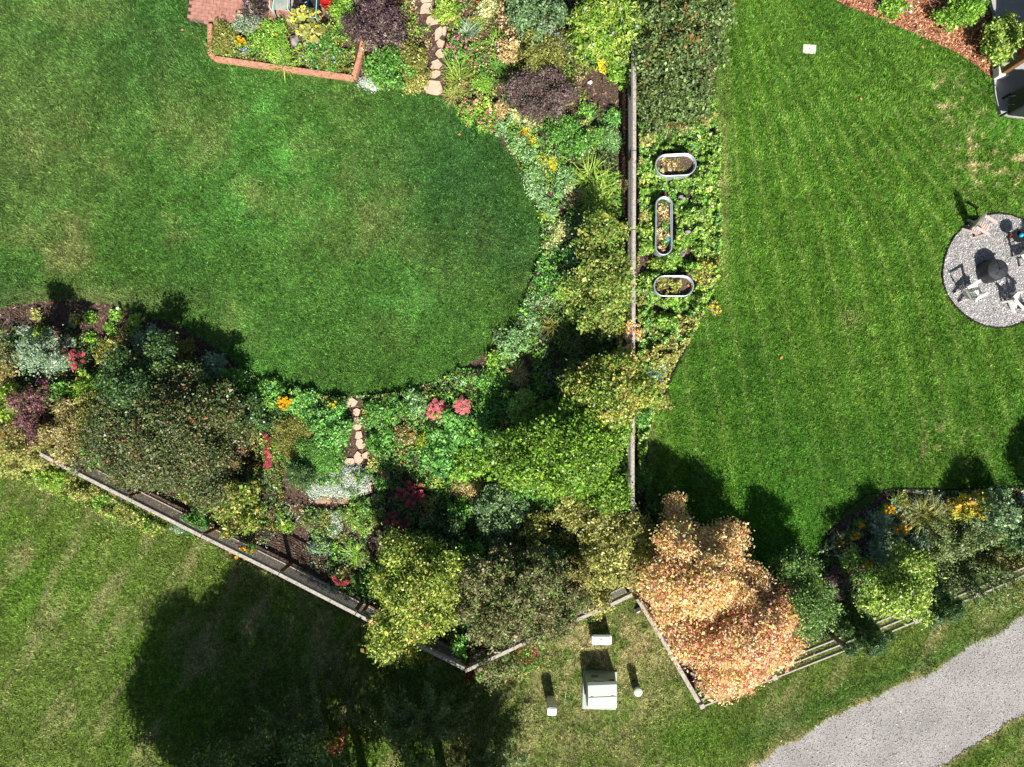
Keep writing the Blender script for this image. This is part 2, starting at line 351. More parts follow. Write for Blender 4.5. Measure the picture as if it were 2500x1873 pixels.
# ------------------------------------------------------------------ loose chips and stones (stuff)
def scatter_px(poly, dens, seed, keepout=None):
    r = np.random.default_rng(seed); a = np.array(poly); x0, y0 = np.maximum(a.min(0), -50); x1, y1 = np.minimum(a.max(0), [2550, 1925])
    n = int((x1 - x0) * (y1 - y0) / 6400 * dens); px = r.uniform(x0, x1, n); py = r.uniform(y0, y1, n)
    k = inside(px, py, poly)
    if keepout is not None: k &= ~keepout(px, py)
    return px[k], py[k]
def chips(name, px, py, z, size, asp, cols, label, cat, tilt=.5, thick=False):
    n = len(px); r = np.random.default_rng(n); c = np.stack([(px - CX) / PPM, (CY - py) / PPM, z + r.uniform(0, .02, n)], 1)
    nrm = r.normal(0, tilt, (n, 3)); nrm[:, 2] = 1; nrm /= np.linalg.norm(nrm, axis=1)[:, None]
    a = r.uniform(0, 2 * math.pi, n); u = np.stack([np.cos(a), np.sin(a), np.zeros(n)], 1); u -= nrm * (u * nrm).sum(1)[:, None]
    u /= np.linalg.norm(u, axis=1)[:, None]; w_ = np.cross(nrm, u)
    s = size * np.exp(r.normal(0, .35, n)); L = (u * s[:, None]); W = w_ * (s * asp * r.uniform(.6, 1.4, n))[:, None]
    col = np.array([lin(q) for q in cols])[r.integers(0, len(cols), n)] * np.exp(r.normal(0, .25, n))[:, None]
    if thick:        # little pyramids: stones
        t = nrm * (s * .6)[:, None]
        v = np.stack([c - L, c - W, c + L, c + W, c + t], 1).reshape(-1, 3); b = np.arange(n)[:, None] * 5
        f = np.concatenate([b + np.array([[0, 1, 4]]), b + np.array([[1, 2, 4]]), b + np.array([[2, 3, 4]]), b + np.array([[3, 0, 4]])]); col = np.tile(col, (4, 1))
    else:
        v = np.stack([c - L - W * .6, c + L * .8 - W, c + L + W * .7, c - L * .9 + W], 1).reshape(-1, 3); f = np.arange(4 * n).reshape(-1, 4)
    return link(name, mesh_np(name, v, f, 'bits', col), kind='stuff', label=label, category=cat)
lawnmask = lambda x, y: in_lawn(x, y) != ' '
px, py = scatter_px(BED_M, 240, 5, lawnmask)
chips('wood_mulch', px, py, .014, .03, .4, [(96, 72, 62), (128, 98, 86), (150, 122, 106), (70, 54, 48)], 'dull brown wood mulch between the garden plants', 'mulch')
px, py = scatter_px(BED_E, 450, 6, lawnmask)
chips('wood_mulch', px, py, .018, .03, .4, [(122, 104, 96), (150, 132, 120), (96, 80, 74)], 'grey-brown mulch under the shrubs by the rail fence', 'mulch')
px, py = scatter_px(BARK, 1500, 7)
chips('bark_chips', px, py, .02, .034, .35, [(178, 118, 88), (200, 146, 112), (146, 92, 68), (116, 70, 52), (214, 168, 130)], 'reddish bark chips beside the concrete patio', 'bark chips')
px, py = scatter_px(cir, 2600, 8)
chips('gravel', px, py, .038, .013, .8, [(196, 192, 188), (172, 168, 166), (158, 156, 155), (222, 218, 214), (140, 138, 138)], 'pale grey gravel inside the round fire pit area', 'gravel', thick=True)
px, py = scatter_px(PATH, 1100, 9)
chips('gravel', px, py, .021, .010, .8, [(182, 178, 176), (168, 163, 162), (150, 146, 146), (198, 192, 188), (164, 152, 142)], 'fine grey gravel on the curving path', 'gravel', thick=True)

# ------------------------------------------------------------------ plants
PAL = dict(
    lime=[(148, 176, 74), (122, 156, 58), (170, 192, 100), (98, 134, 50), (130, 150, 68)],
    bright=[(118, 164, 66), (98, 144, 54), (140, 182, 86), (78, 122, 46)],
    green=[(84, 136, 62), (102, 156, 76), (66, 112, 50), (124, 166, 90)],
    peony=[(104, 164, 88), (82, 140, 70), (130, 186, 108), (62, 112, 58), (120, 160, 70)],
    bluegreen=[(136, 176, 132), (110, 150, 108), (158, 196, 152), (86, 124, 84), (120, 164, 100)],
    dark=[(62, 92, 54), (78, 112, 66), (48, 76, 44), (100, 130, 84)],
    hedge=[(78, 102, 60), (98, 124, 78), (60, 84, 48), (124, 148, 104), (86, 112, 66), (70, 92, 54), (108, 132, 84), (126, 100, 62)],
    teal=[(102, 134, 98), (80, 112, 78), (126, 156, 118), (62, 90, 60)],
    olive=[(124, 132, 72), (104, 116, 58), (146, 150, 90), (86, 98, 48)],
    tan=[(166, 152, 104), (144, 136, 88), (186, 172, 128), (122, 116, 70), (110, 122, 64)],
    khaki=[(150, 156, 96), (126, 138, 76), (170, 172, 118), (104, 116, 62)],
    purple=[(84, 66, 70), (108, 88, 90), (58, 46, 48), (128, 112, 108), (84, 84, 60)],
    plum=[(112, 72, 84), (90, 60, 66), (138, 96, 104), (88, 78, 62), (110, 106, 74)],
    silver=[(190, 204, 184), (168, 184, 164), (208, 218, 202), (140, 158, 136)],
    sage=[(136, 158, 128), (112, 138, 106), (160, 178, 150)],
    yellow=[(208, 190, 70), (186, 182, 66), (222, 206, 96), (160, 160, 58), (216, 164, 80)],
    maple=[(142, 156, 74), (120, 142, 60), (168, 176, 90), (96, 122, 52), (180, 162, 100), (110, 134, 58), (86, 110, 48)],
    peach=[(238, 192, 146), (232, 176, 138), (226, 188, 120), (230, 160, 136), (214, 136, 116), (206, 186, 112)],
    peachy=[(230, 190, 138), (214, 184, 118), (232, 176, 142), (196, 172, 100), (226, 160, 136), (216, 146, 126), (230, 190, 146)],
    choke=[(86, 108, 66), (70, 88, 52), (104, 120, 86), (78, 100, 58), (98, 118, 76), (58, 78, 44), (122, 130, 102), (88, 104, 58), (66, 84, 52), (112, 108, 80), (60, 76, 50), (158, 104, 90)],
    bronze=[(100, 112, 68), (86, 106, 58), (124, 120, 88), (90, 80, 62), (112, 136, 78), (140, 138, 108), (96, 118, 64)],
    redleaf=[(150, 56, 52), (124, 44, 44), (176, 78, 66), (110, 52, 46)],
    straw=[(190, 170, 116), (160, 138, 92), (210, 192, 144), (124, 104, 70)],
    cream=[(208, 204, 150), (186, 188, 126), (140, 160, 92), (222, 216, 176)],
    rust=[(168, 104, 50), (140, 84, 44), (188, 130, 66)],
    acid=[(206, 200, 50), (186, 184, 44), (170, 176, 50), (220, 212, 84)],
    willow=[(82, 110, 62), (100, 128, 76), (66, 90, 52), (130, 152, 108)],
    raspberry=[(122, 164, 80), (146, 182, 98), (96, 136, 62), (172, 198, 124), (78, 112, 52)],
    youngmaple=[(110, 138, 66), (92, 122, 54), (134, 156, 80), (74, 102, 46), (156, 158, 84), (100, 130, 60), (146, 142, 84)],
    limetree=[(108, 156, 54), (90, 138, 46), (134, 172, 70), (72, 112, 40), (122, 150, 64), (98, 142, 50), (84, 124, 44)],
    lemon=[(152, 176, 86), (128, 156, 68), (176, 192, 112), (100, 130, 56), (116, 144, 62)],
    sage2=[(98, 136, 74), (78, 114, 58), (122, 156, 94), (60, 92, 46)],
    dryleaf=[(176, 104, 70), (150, 84, 58)],
)
PALN = {k: np.array([lin(c) for c in v]) * ((1.04, 1., 1.) if k in ('peach', 'silver', 'cream', 'plum', 'purple', 'straw', 'redleaf', 'sage') else (1.06, 1., .92) if k in ('peachy', 'tan', 'bronze') else (1.02, 1., .84) if k in ('maple', 'youngmaple', 'lemon', 'lime') else (1.12, 1., .8)) for k, v in PAL.items()}
LK = 1.42                                  # leaves tilt away from the sun, so the flat albedo sits a little higher
def leaf_faces(c, nrm, L, W, col, fold=.18):
    n = len(c); r = rng
    nrm = nrm / np.maximum(np.linalg.norm(nrm, axis=1), 1e-6)[:, None]
    a = r.normal(0, 1, (n, 3)); u = a - nrm * (a * nrm).sum(1)[:, None]; u /= np.maximum(np.linalg.norm(u, axis=1), 1e-6)[:, None]
    w_ = np.cross(nrm, u); Lh = (L * .5)[:, None]; Wh = (W * .5)[:, None]
    v = np.stack([c - u * Lh, c + w_ * Wh - u * Lh * .12 + nrm * Wh * fold, c + u * Lh - nrm * Lh * .2, c - w_ * Wh - u * Lh * .12 + nrm * Wh * fold], 1)
    return v.reshape(-1, 3), np.arange(4 * n).reshape(-1, 4), col
def foliage(blobs, pal, leaf=.07, asp=.55, lai=3.2, up=.55, clump=.11, shell=.5, gap=.0, rand=.75, jit=.2):
    """blobs: list of (x,y,z,rx,ry,rz) local; leaf clumps with hollows between them; returns v,f,col"""
    leaf *= 1.02; Cs, Nn, Tn = [], [], []
    for (bx, by, bz, rx, ry, rz) in blobs:
        area = math.pi * rx * ry; n = max(30, int(area * lai * .9 / (leaf * leaf * asp * .5)))
        per = 24; k = max(3, n // per)
        d = rng.normal(0, 1, (k, 3)); d /= np.linalg.norm(d, axis=1)[:, None]
        d[:, 2] = np.where(d[:, 2] < -.25, -d[:, 2] * .8, d[:, 2])
        rad = shell + (1 - shell) * rng.random(k) ** .7
        rad *= .78 + .42 * rng.random(k)
        cc = np.array([bx, by, bz]) + d * rad[:, None] * np.array([rx, ry, rz])
        if gap: cc = cc[rng.random(k) > gap]; d = d[:len(cc)]
        kk = len(cc); cnt = rng.integers(10, 2 * per - 10, kk); idx = np.repeat(np.arange(kk), cnt)
        s0 = min(clump * .72, .42 * min(rx, ry, rz) + .02); sg = (s0 * rng.uniform(.55, 1.35, kk))[idx][:, None] * np.array([1, 1, .6])
        p = cc[idx] + rng.normal(0, 1, (len(idx), 3)) * sg
        Cs.append(p); dd = (cc - np.array([bx, by, bz])) / np.array([rx, ry, rz]); Nn.append((dd + rng.normal(0, .35, (kk, 3)))[idx] * .6)
        Tn.append(np.stack([rng.random(kk), rng.normal(0, .2, kk)], 1)[idx])
    p = np.concatenate(Cs); nr = np.concatenate(Nn); T = np.concatenate(Tn); n = len(p)
    nr = nr + rng.normal(0, rand, (n, 3)); nr[:, 2] += up
    p[:, 2] = np.maximum(p[:, 2], .02 + rng.random(n) * .05)
    L = leaf * np.exp(rng.normal(0, .38, n)); W = L * asp * rng.uniform(.75, 1.25, n)
    pc = PALN[pal]; q = len(pc)
    t = N1.f(p[:, 0] * 80 + p[:, 2] * 50, p[:, 1] * 80, 26, 2) * .45 + T[:, 0] * .35 + rng.random(n) * .2     # clumps share a tint
    t = np.clip((t - .2) / .6, 0, .999)
    perm = rng.permutation(q) if q > 4 else np.arange(q)
    col = pc[perm][np.minimum((t * q).astype(int), q - 1)] * LK * np.exp(rng.normal(0, jit, n) + T[:, 1])[:, None]
    return leaf_faces(p, nr, L, W, col)
def merge(ls):
    V, F, K = [], [], []; b = 0
    for v, f, c in ls: V.append(v); F.append(f + b); K.append(c); b += len(v)
    return np.concatenate(V), np.concatenate(F), np.concatenate(K)
def straps(n, L, wd, pal, spread=1., z0=.03, r0=None, seg=5, flat=.5):
    """arching blades from a few close crowns"""
    r0 = .42 * L if r0 is None else r0; wd = wd * 1.15; n = int(n * .8)
    az = rng.uniform(0, 2 * math.pi, n); ln = L * rng.uniform(.5, 1.1, n); e0 = rng.uniform(.75, 1.4, n); cv = rng.uniform(.9, 2.1, n) * spread
    pc = PALN[pal]; col = pc[rng.integers(0, len(pc), n)] * LK * np.exp(rng.normal(0, .2, n))[:, None]
    ca = rng.uniform(0, 6.28, (7, 2)); ci = rng.integers(0, 7, n); pos = np.stack([np.cos(ca[ci, 0]) * r0 * ca[ci, 1] / 6.3, np.sin(ca[ci, 0]) * r0 * ca[ci, 1] / 6.3, np.full(n, z0)], 1); L = L * .85
    pts = [pos]; el = e0
    for s in range(seg):
        d = np.stack([np.cos(az) * np.cos(el), np.sin(az) * np.cos(el), np.sin(el)], 1); pos = pos + d * (ln / seg)[:, None]
        pos[:, 2] = np.maximum(pos[:, 2], .03); pts.append(pos); el = el - cv / seg * 1.3; az = az + rng.normal(0, .08, n)
    sd_ = np.stack([-np.sin(az), np.cos(az), np.zeros(n)], 1)
    V = []
    for s, p in enumerate(pts):
        k = wd * (1 - .85 * (s / seg) ** 1.6); V.append(p - sd_ * k / 2); V.append(p + sd_ * k / 2)
    V = np.stack(V, 1); m2 = 2 * (seg + 1); b = np.arange(n)[:, None] * m2
    F = np.concatenate([b + np.array([[2 * s, 2 * s + 1, 2 * s + 3, 2 * s + 2]]) for s in range(seg)])
    return V.reshape(-1, 3), F, np.tile(col, (seg, 1))
def branches(tips, base_r, spread=.12, trunk=None, n=6):
    mb = MB(); r = random.Random(len(tips) * 7 + int(base_r * 1000))
    for t in tips:
        t = Vector(t); s = Vector((r.uniform(-spread, spread), r.uniform(-spread, spread), 0)) if trunk is None else Vector((0, 0, trunk * r.uniform(.75, 1)))
        q = s.lerp(t, .5) + Vector((r.uniform(-.1, .1), r.uniform(-.1, .1), t.z * .1))
        mb.tube([s, s.lerp(q, .5) + Vector((r.uniform(-.03, .03), r.uniform(-.03, .03), 0)), q, t], [base_r, base_r * .8, base_r * .55, base_r * .18], n)
    return mb
# flower heads, shared meshes
def petals_mesh(name, npet, Lp, wp, cols, centre=None, droop=.1, cr=.012, rings=1):
    ls = []
    for k in range(rings):
        n = npet; a = np.linspace(0, 2 * math.pi, n, endpoint=False) + k * .3; f = 1 - .35 * k
        u = np.stack([np.cos(a), np.sin(a), np.full(n, -droop + .5 * k)], 1); s = np.stack([-np.sin(a), np.cos(a), np.zeros(n)], 1)
        c0 = np.tile([0, 0, .005 + .008 * k], (n, 1))
        v = np.stack([c0, c0 + u * Lp * f * .6 - s * wp / 2, c0 + u * Lp * f, c0 + u * Lp * f * .6 + s * wp / 2], 1).reshape(-1, 3)
        ls.append((v, np.arange(4 * n).reshape(-1, 4), lin(cols[k % len(cols)])[None, :] * rng.uniform(.85, 1.15, (n, 1))))
    if centre is not None:
        n = 8; a = np.linspace(0, 2 * math.pi, n, endpoint=False)
        ring = np.stack([np.cos(a) * cr, np.sin(a) * cr, np.full(n, .008)], 1); top = np.stack([np.cos(a) * cr * .4, np.sin(a) * cr * .4, np.full(n, .026)], 1)
        v = np.concatenate([ring, top, [[0, 0, .028]]]); f = [[i, (i + 1) % n, n + (i + 1) % n, n + i] for i in range(n)] + [[n + i, n + (i + 1) % n, 2 * n, 2 * n] for i in range(0)]
        f += [[n, n + 1, n + 2, n + 3], [n, n + 3, n + 4, n + 7], [n + 4, n + 5, n + 6, n + 7]]
        ls.append((v, np.array(f), np.tile(lin(centre), (len(f), 1))))
    v, f, c = merge(ls); return mesh_np(name, v, f, 'petal', c)
def sedum_mesh(col, r=.07):
    n = 60; a = rng.uniform(0, 2 * math.pi, n); q = np.sqrt(rng.random(n)) * r
    p = np.stack([np.cos(a) * q, np.sin(a) * q, .03 - (q / r) ** 2 * .02 + rng.uniform(0, .006, n)], 1)
    c = lin(col)[None, :] * np.exp(rng.normal(0, .22, n))[:, None]
    nr = rng.normal(0, .35, (n, 3)); nr[:, 2] += 1
    v, f, c = leaf_faces(p, nr, np.full(n, .03), np.full(n, .028), c)
    return mesh_np('flower_head', v, f, 'petal', c)
FL = dict(
    sedum=[sedum_mesh((236, 138, 140)), sedum_mesh((222, 120, 126)), sedum_mesh((240, 156, 150), .06)],
    sedumred=[sedum_mesh((200, 92, 102)), sedum_mesh((212, 110, 114)), sedum_mesh((172, 66, 86))],
    cone=[petals_mesh('flower_head', 12, .045, .02, [(236, 130, 160)], (110, 60, 40), .25, .014)],
    sunny=[petals_mesh('flower_head', 13, .055, .03, [(250, 176, 10), (250, 196, 30)], (150, 90, 20), -.1, .014, 2)],
    yellow=[petals_mesh('flower_head', 11, .045, .026, [(248, 214, 30), (250, 226, 60)], None, -.1, .012, 2)],
    blue=[petals_mesh('flower_head', 6, .03, .026, [(170, 176, 232)], (220, 220, 240), -.1, .008)],
    white=[petals_mesh('flower_head', 7, .034, .026, [(244, 244, 240)], (230, 220, 150), -.1, .008)],
    bigwhite=[petals_mesh('flower_head', 9, .06, .05, [(244, 242, 246), (250, 250, 250)], None, -.2, .01, 2)],
    pink=[petals_mesh('flower_head', 8, .03, .02, [(232, 160, 176)], (200, 120, 120), -.1, .008)],
    violet=[petals_mesh('flower_head', 9, .04, .02, [(176, 130, 196), (190, 150, 206)], None, -.3, .01, 2)],
    red=[petals_mesh('flower_head', 6, .035, .028, [(214, 60, 40)], None, -.3, .01)],
    orange=[petals_mesh('flower_head', 6, .04, .03, [(244, 150, 60)], None, -.3, .01)],
)
SEEDC = [0]
def plant(name, label, x, y, r, h, pal, cat='plant', group=None, leaf=.06, asp=.55, lai=3.0, up=.6, clump=.09, blobs=None,
          fl=None, strap=None, rand=.75, gap=0., stems=True, ry=None, low=.0, bare=0., m='leaf', irr=1., seed=None, woodm=None, jit=.18):
    """x,y apparent photo pixels of the middle; r in photo pixels; h in metres. blobs: extra lobes (dx,dy,r,h) in pixels / metres"""
    zc = h * .55; gx, gy, _ = P(x, y, zc)
    t = thing(name, label, cat, (gx, gy, 0), 0, group)
    rm = r / PPM; rym = (ry or r) / PPM; bl = []; heads = []
    if blobs is None and strap is None and irr:
        k = 7 + int(rm * 5); off = rng.random() * 6
        bl.append((rng.normal(0, .08) * rm, rng.normal(0, .08) * rm, low + (h - low) * .4, rm * .6, rym * .6, (h - low) * .5))
        for i in range(k):
            a = off + 2 * math.pi * i / k + rng.normal(0, .3); q = rng.uniform(.4, .9); s = rng.uniform(.18, .44) * (1.15 - .4 * q)
            hh = h * rng.uniform(.5, 1.12)
            q *= rng.uniform(.8, 1.15); bl.append((math.cos(a) * rm * q * .92, math.sin(a) * rym * q * .92, low + (hh - low) * .5, rm * s, rym * s, max(.05, (hh - low) * .5)))
    elif blobs is not None:
        for (dx, dy, br, bh) in blobs:
            bl.append((dx / PPM, -dy / PPM, low + (bh - low) * .5, br / PPM, br / PPM, max(.05, (bh - low) * .52)))
    elif strap is None:
        bl.append((0, 0, h * .5, rm, rym, h * .52))
    if bl:
        v, f, c = foliage(bl, pal, leaf, asp, lai, up, clump, gap=gap, rand=rand, jit=jit)
        if strap: v2, f2, c2 = straps(*strap); v, f, c = merge([(v, f, c), (v2, f2, c2)])
    else: v, f, c = straps(*strap)
    link('foliage', mesh_np('foliage', v, f, m, c), t)
    if stems and not strap:
        tips = [(b[0] * .9, b[1] * .9, b[2] + b[5] * .35) for b in bl]
        if h < .6: tips = tips[:5]
        part('stems', branches(tips, max(.006, .014 * h + .004), min(.15, rm * .25), n=5 if h > 1 else 4), woodm or ('wood' if h > .8 else 'stem'), t)
    if fl:
        kind, n = fl[0], fl[1]; mode = fl[2] if len(fl) > 2 else 'disc'; hh = fl[3] if len(fl) > 3 else h
        for i in range(n):
            if isinstance(mode, list): dx, dy = mode[i % len(mode)]; dx = dx / PPM; dy = -dy / PPM
            elif isinstance(mode, tuple):         # arc of heads: (angle0, angle1, radius px)
                a = R(mode[0] + (mode[1] - mode[0]) * (i + .5) / n); q = mode[2] / PPM * rng.uniform(.85, 1.12); dx = math.cos(a) * q; dy = math.sin(a) * q
            else:
                a = i * 2.4 + rng.normal(0, .2); q = math.sqrt((i + .5) / n) * .92; dx = math.cos(a) * rm * q; dy = math.sin(a) * rym * q
            z = hh * rng.uniform(.9, 1.06) * (1 - .25 * min(1, (dx * dx + dy * dy) / max(rm * rm, .01)))
            me = FL[kind][i % len(FL[kind])]
            o = link('flower_head', me, t, (dx, dy, z)); s = rng.uniform(.85, 1.2) * (fl[4] if len(fl) > 4 else 1.)
            o.scale = (s, s, s); o.rotation_euler = (rng.normal(0, .25), rng.normal(0, .25), rng.uniform(0, 6))
    return t
def tree(name, label, x, y, r, h, pal, zc=.62, trunk_r=.06, leaf=.07, lai=5., nl=16, flat=.75, cat='tree', group=None, asp=.6, ell=1., rot=0., ground=None, up=.5, rand=.75, gap=.0, clump=.14, lobes=None, first=.3, m='leaf', jit=.18, shape=None, twigs=0):
    """crown of many lobes hung on limbs; x,y apparent middle of the crown at height zc*h (or ground=(x,y) plan pixels)"""
    gx, gy = (P(*ground)[:2] if ground else P(x, y, zc * h)[:2])
    t = thing(name, label, cat, (gx, gy, 0), 0, group); rm = r / PPM; bl = []; aph = rng.uniform(0, 6.28, 3)
    zlo = h * first; H = h - zlo; off = rng.random() * 6
    nl = int(nl * 1.35)
    for i in range(nl):
        tt = (i + .5) / nl; z = zlo + H * (tt * .86 + .05)
        prof = math.sin(math.pi * min(1, (tt * .85 + .17))) ** .6 if shape is None else shape(tt)
        a = off + i * 2.39996 + rng.normal(0, .3); s = rng.uniform(.14, .33) * rm * (.75 + .4 * prof); q = rm * prof * rng.uniform(.3, .95)
        q *= 1 + .16 * math.sin(2 * a + aph[0]) + .14 * math.sin(3 * a + aph[1]) + .12 * math.sin(5 * a + aph[2])
        dx, dy = math.cos(a) * q * ell, math.sin(a) * q / ell; c_, s_ = math.cos(rot), math.sin(rot)
        bl.append((dx * c_ - dy * s_, dx * s_ + dy * c_, z, s, s, s * flat))
    bl.append((0, 0, h - rm * .35, rm * .35, rm * .35, rm * .33))
    v, f, c = foliage(bl, pal, leaf, asp, lai, up, clump, shell=.4, gap=gap + .08, rand=rand, jit=jit)
    link('crown', mesh_np('crown', v, f, m, c), t)
    tb = MB().tube([(0, 0, -.05), (.02, .01, zlo * .7), (-.02, .03, h * .6), (0, 0, h * .92)], [trunk_r * 1.3, trunk_r, trunk_r * .55, trunk_r * .12], 8)
    tr = part('trunk', tb, 'wood', t, smooth=True)
    if twigs:
        for i in range(twigs):
            b = bl[int(rng.integers(0, len(bl)))]; a = rng.uniform(0, 6.28); q = rng.uniform(.15, .32); s0 = Vector((b[0], b[1], b[2] + b[5] * .75)); e0 = s0 + Vector((math.cos(a) * q, math.sin(a) * q, rng.uniform(.03, .16)))
            part('twig', MB().tube([s0, s0.lerp(e0, .5) + Vector((0, 0, .02)), e0], [.012, .009, .004], 4), 'rock', tr)
    part('limbs', branches([(b[0], b[1], b[2]) for b in bl[:-1]], trunk_r * .42, trunk=h * .45, n=5), 'wood', tr)
    return t

# ------------------------------------------------------------------ fences
CAPZ = 1.12
def fence(name, label, tops, posts, ext=None, gate=None, group=None):
    """boarded-cap wire fence; tops/posts are apparent pixels of the cap"""
    pts = [Vector(P(x, y, CAPZ)) for x, y in tops]; base = pts[0].copy(); base.z = 0
    t = thing(name, label, 'fence', base, 0, group); L = [p - base for p in pts]
    wires = MB()
    for a, b in zip(L[:-1], L[1:]):
        d = (b - a); n = max(1, round(d.length / 2.5)); dn = d.normalized()
        sn = Vector((-dn.y, dn.x, 0)); sn = (sn if (a + base).dot(sn) < 0 else -sn) * .052
        for i in range(n):
            p, q = a + d * i / n + dn * .012, a + d * (i + 1) / n - dn * .012
            part('cap_board', MB().bar(p - Vector((0, 0, .02)), q - Vector((0, 0, .02)), .1, .036), 'cedar', t, bevel=.004)
            part('top_rail', MB().bar(p + sn - Vector((0, 0, .09)), q + sn - Vector((0, 0, .09)), .036, .088), 'cedar', t)
            part('bottom_rail', MB().bar(p - Vector((0, 0, CAPZ - .17)), q - Vector((0, 0, CAPZ - .17)), .04, .13), 'cedar', t)
        for k in range(9):
            z = CAPZ - .14 - k * .088; wires.bar(a - Vector((0, 0, CAPZ - z)), b - Vector((0, 0, CAPZ - z)), .012, .012)
        m = int(d.length / .1)
        for k in range(m):
            p = a + d * k / m; wires.bar((p.x, p.y, .2), (p.x, p.y, CAPZ - .12), .004, .004)
    part('wire_mesh', wires, 'iron', t)
    for x, y in posts:
        p = Vector(P(x, y, CAPZ)) - base
        part('post', MB().box((p.x, p.y, (CAPZ - .045) / 2 - .03), (.1, .1, CAPZ - .02), rz=math.atan2(L[1].y - L[0].y, L[1].x - L[0].x)), 'brownwood', t, bevel=.006)
    return t
def lerp2(a, b, n): return [(a[0] + (b[0] - a[0]) * i / n, a[1] + (b[1] - a[1]) * i / n) for i in range(n + 1)]
WF = [(96, 1108), (150, 1137), (491, 1309), (680, 1402), (868, 1499), (1134, 1634)]
west = fence('wire_fence', 'long weathered fence with wire mesh running diagonally along the shaded lawn', WF, [(112, 1117), (302, 1216), (491, 1309), (680, 1402), (866, 1498), (1001, 1567), (1132, 1631)])
# gate leaf in the west fence
gp = P(880, 1505, CAPZ); gq = P(995, 1563, CAPZ); gb = Vector((gp[0], gp[1], 0))
gt = thing('garden_gate', 'wooden gate with diagonal brace beside the yellow-leaved maple', 'gate', gb); gd = Vector((gq[0] - gp[0], gq[1] - gp[1], 0)); gn = Vector((-gd.y, gd.x, 0)).normalized() * .05
part('gate_frame', MB().bar(gn + Vector((0, 0, .16)), gn + Vector((0, 0, 1.02)), .09, .035, gn).bar(gn + gd + Vector((0, 0, .16)), gn + gd + Vector((0, 0, 1.02)), .09, .035, gn).bar(gn + Vector((0, 0, .95)), gn + gd + Vector((0, 0, .95)), .03, .09).bar(gn + Vector((0, 0, .2)), gn + gd + Vector((0, 0, .2)), .03, .09), 'brownwood', gt)
part('brace', MB().bar(gn * 1.7 + Vector((0, 0, .95)), gn * 1.7 + gd + Vector((0, 0, .22)), .03, .08), 'cedar', gt)
EFc = [(1134, 1640), (1276, 1573), (1490, 1478), (1544, 1452)]
fence('wire_fence', 'short weathered fence behind the utility boxes, mostly under the dark shrub', EFc, [(1139, 1637), (1278, 1572), (1400, 1518), (1540, 1454)])
CF = [(1549, 60), (1549, 367), (1548, 560), (1547, 790), (1545, 1000), (1545, 1215), (1544, 1446)]
fence('wire_fence', 'long straight pale-capped fence between the two gardens', CF, CF[:-1] + [(1544, 1440)])
DF = [(1556, 1462), (1640, 1600), (1708, 1716)]
fence('wire_fence', 'short diagonal fence between the dry grass and the orange tree', DF, [(1558, 1466), (1610, 1551), (1660, 1633)])
# three-rail fence
RT = [(1715, 1726), (1893, 1656), (2071, 1586), (2239, 1517), (2391, 1453), (2545, 1386)]
base = Vector(P(*RT[0], 1.1)); base.z = 0
rf = thing('rail_fence', 'open three-rail wooden fence along the gravel path', 'fence', base)
rp = [Vector(P(x, y, 1.1)) - base for x, y in RT]
for p in rp: part('post', MB().box((p.x, p.y, .53), (.14, .14, 1.12), rz=.4), 'cedar', rf, bevel=.008)
rn = Vector((-.39, .92, 0)).normalized() * 0
for a, b in zip(rp[:-1], rp[1:]):
    d = (b - a).normalized() * .072
    for z in (1.03, .66, .28):
        part('rail', MB().bar(Vector((a.x, a.y, z)) + d, Vector((b.x, b.y, z)) - d, .045, .13), 'cedar', rf, bevel=.004)

# ------------------------------------------------------------------ garden floor: brick patio, raised bed, flagstones, edging
bp = [(478, -60), (464, 52), (527, 64), (600, 74), (792, 66), (800, -60)]
sheet('brick_patio_base', bp, .034, 'mortar')
bm_b = []; px0 = 455; mb = MB(); rr = random.Random(3)
for i in range(22):
    for j in range(18):
        x = 458 + i * 16.8 + (8.4 if j % 2 else 0); y = -58 + j * 8.6; c_, s_ = math.cos(.13), math.sin(.13)
        X = 620 + (x - 620) * c_ - y * s_; Y = (x - 620) * s_ + y * c_
        if inside(np.array([X]), np.array([Y]), [(478, -60), (466, 49), (524, 61), (600, 70), (788, 62), (798, -60)])[0]:
            wx, wy, _ = P(X, Y); mb.box((wx, wy, .045 + rr.uniform(-.003, .003)), (.2, .1, .03), rz=-.13 + rr.uniform(-.02, .02))
link('brick_paving', mb.mesh('brick_paving', 'brick'), kind='structure')
def border(name, label, pts, wpx, z, m, cat='edging', h=.22):
    b0 = Vector(P(*pts[0])); t = thing(name, label, cat, b0)
    for a, b in zip(pts[:-1], pts[1:]):
        A, B = Vector(P(*a)) - b0, Vector(P(*b)) - b0
        part('timber', MB().bar(A + Vector((0, 0, z)), B + Vector((0, 0, z)), wpx / PPM, h), m, t, bevel=.01)
    return t
border('raised_bed_border', 'reddish timber border round the flower bed by the brick patio', [(519, 66), (519, 138), (531, 149), (690, 172), (866, 196), (880, 150), (900, 60)], 11, .1, 'redwood')
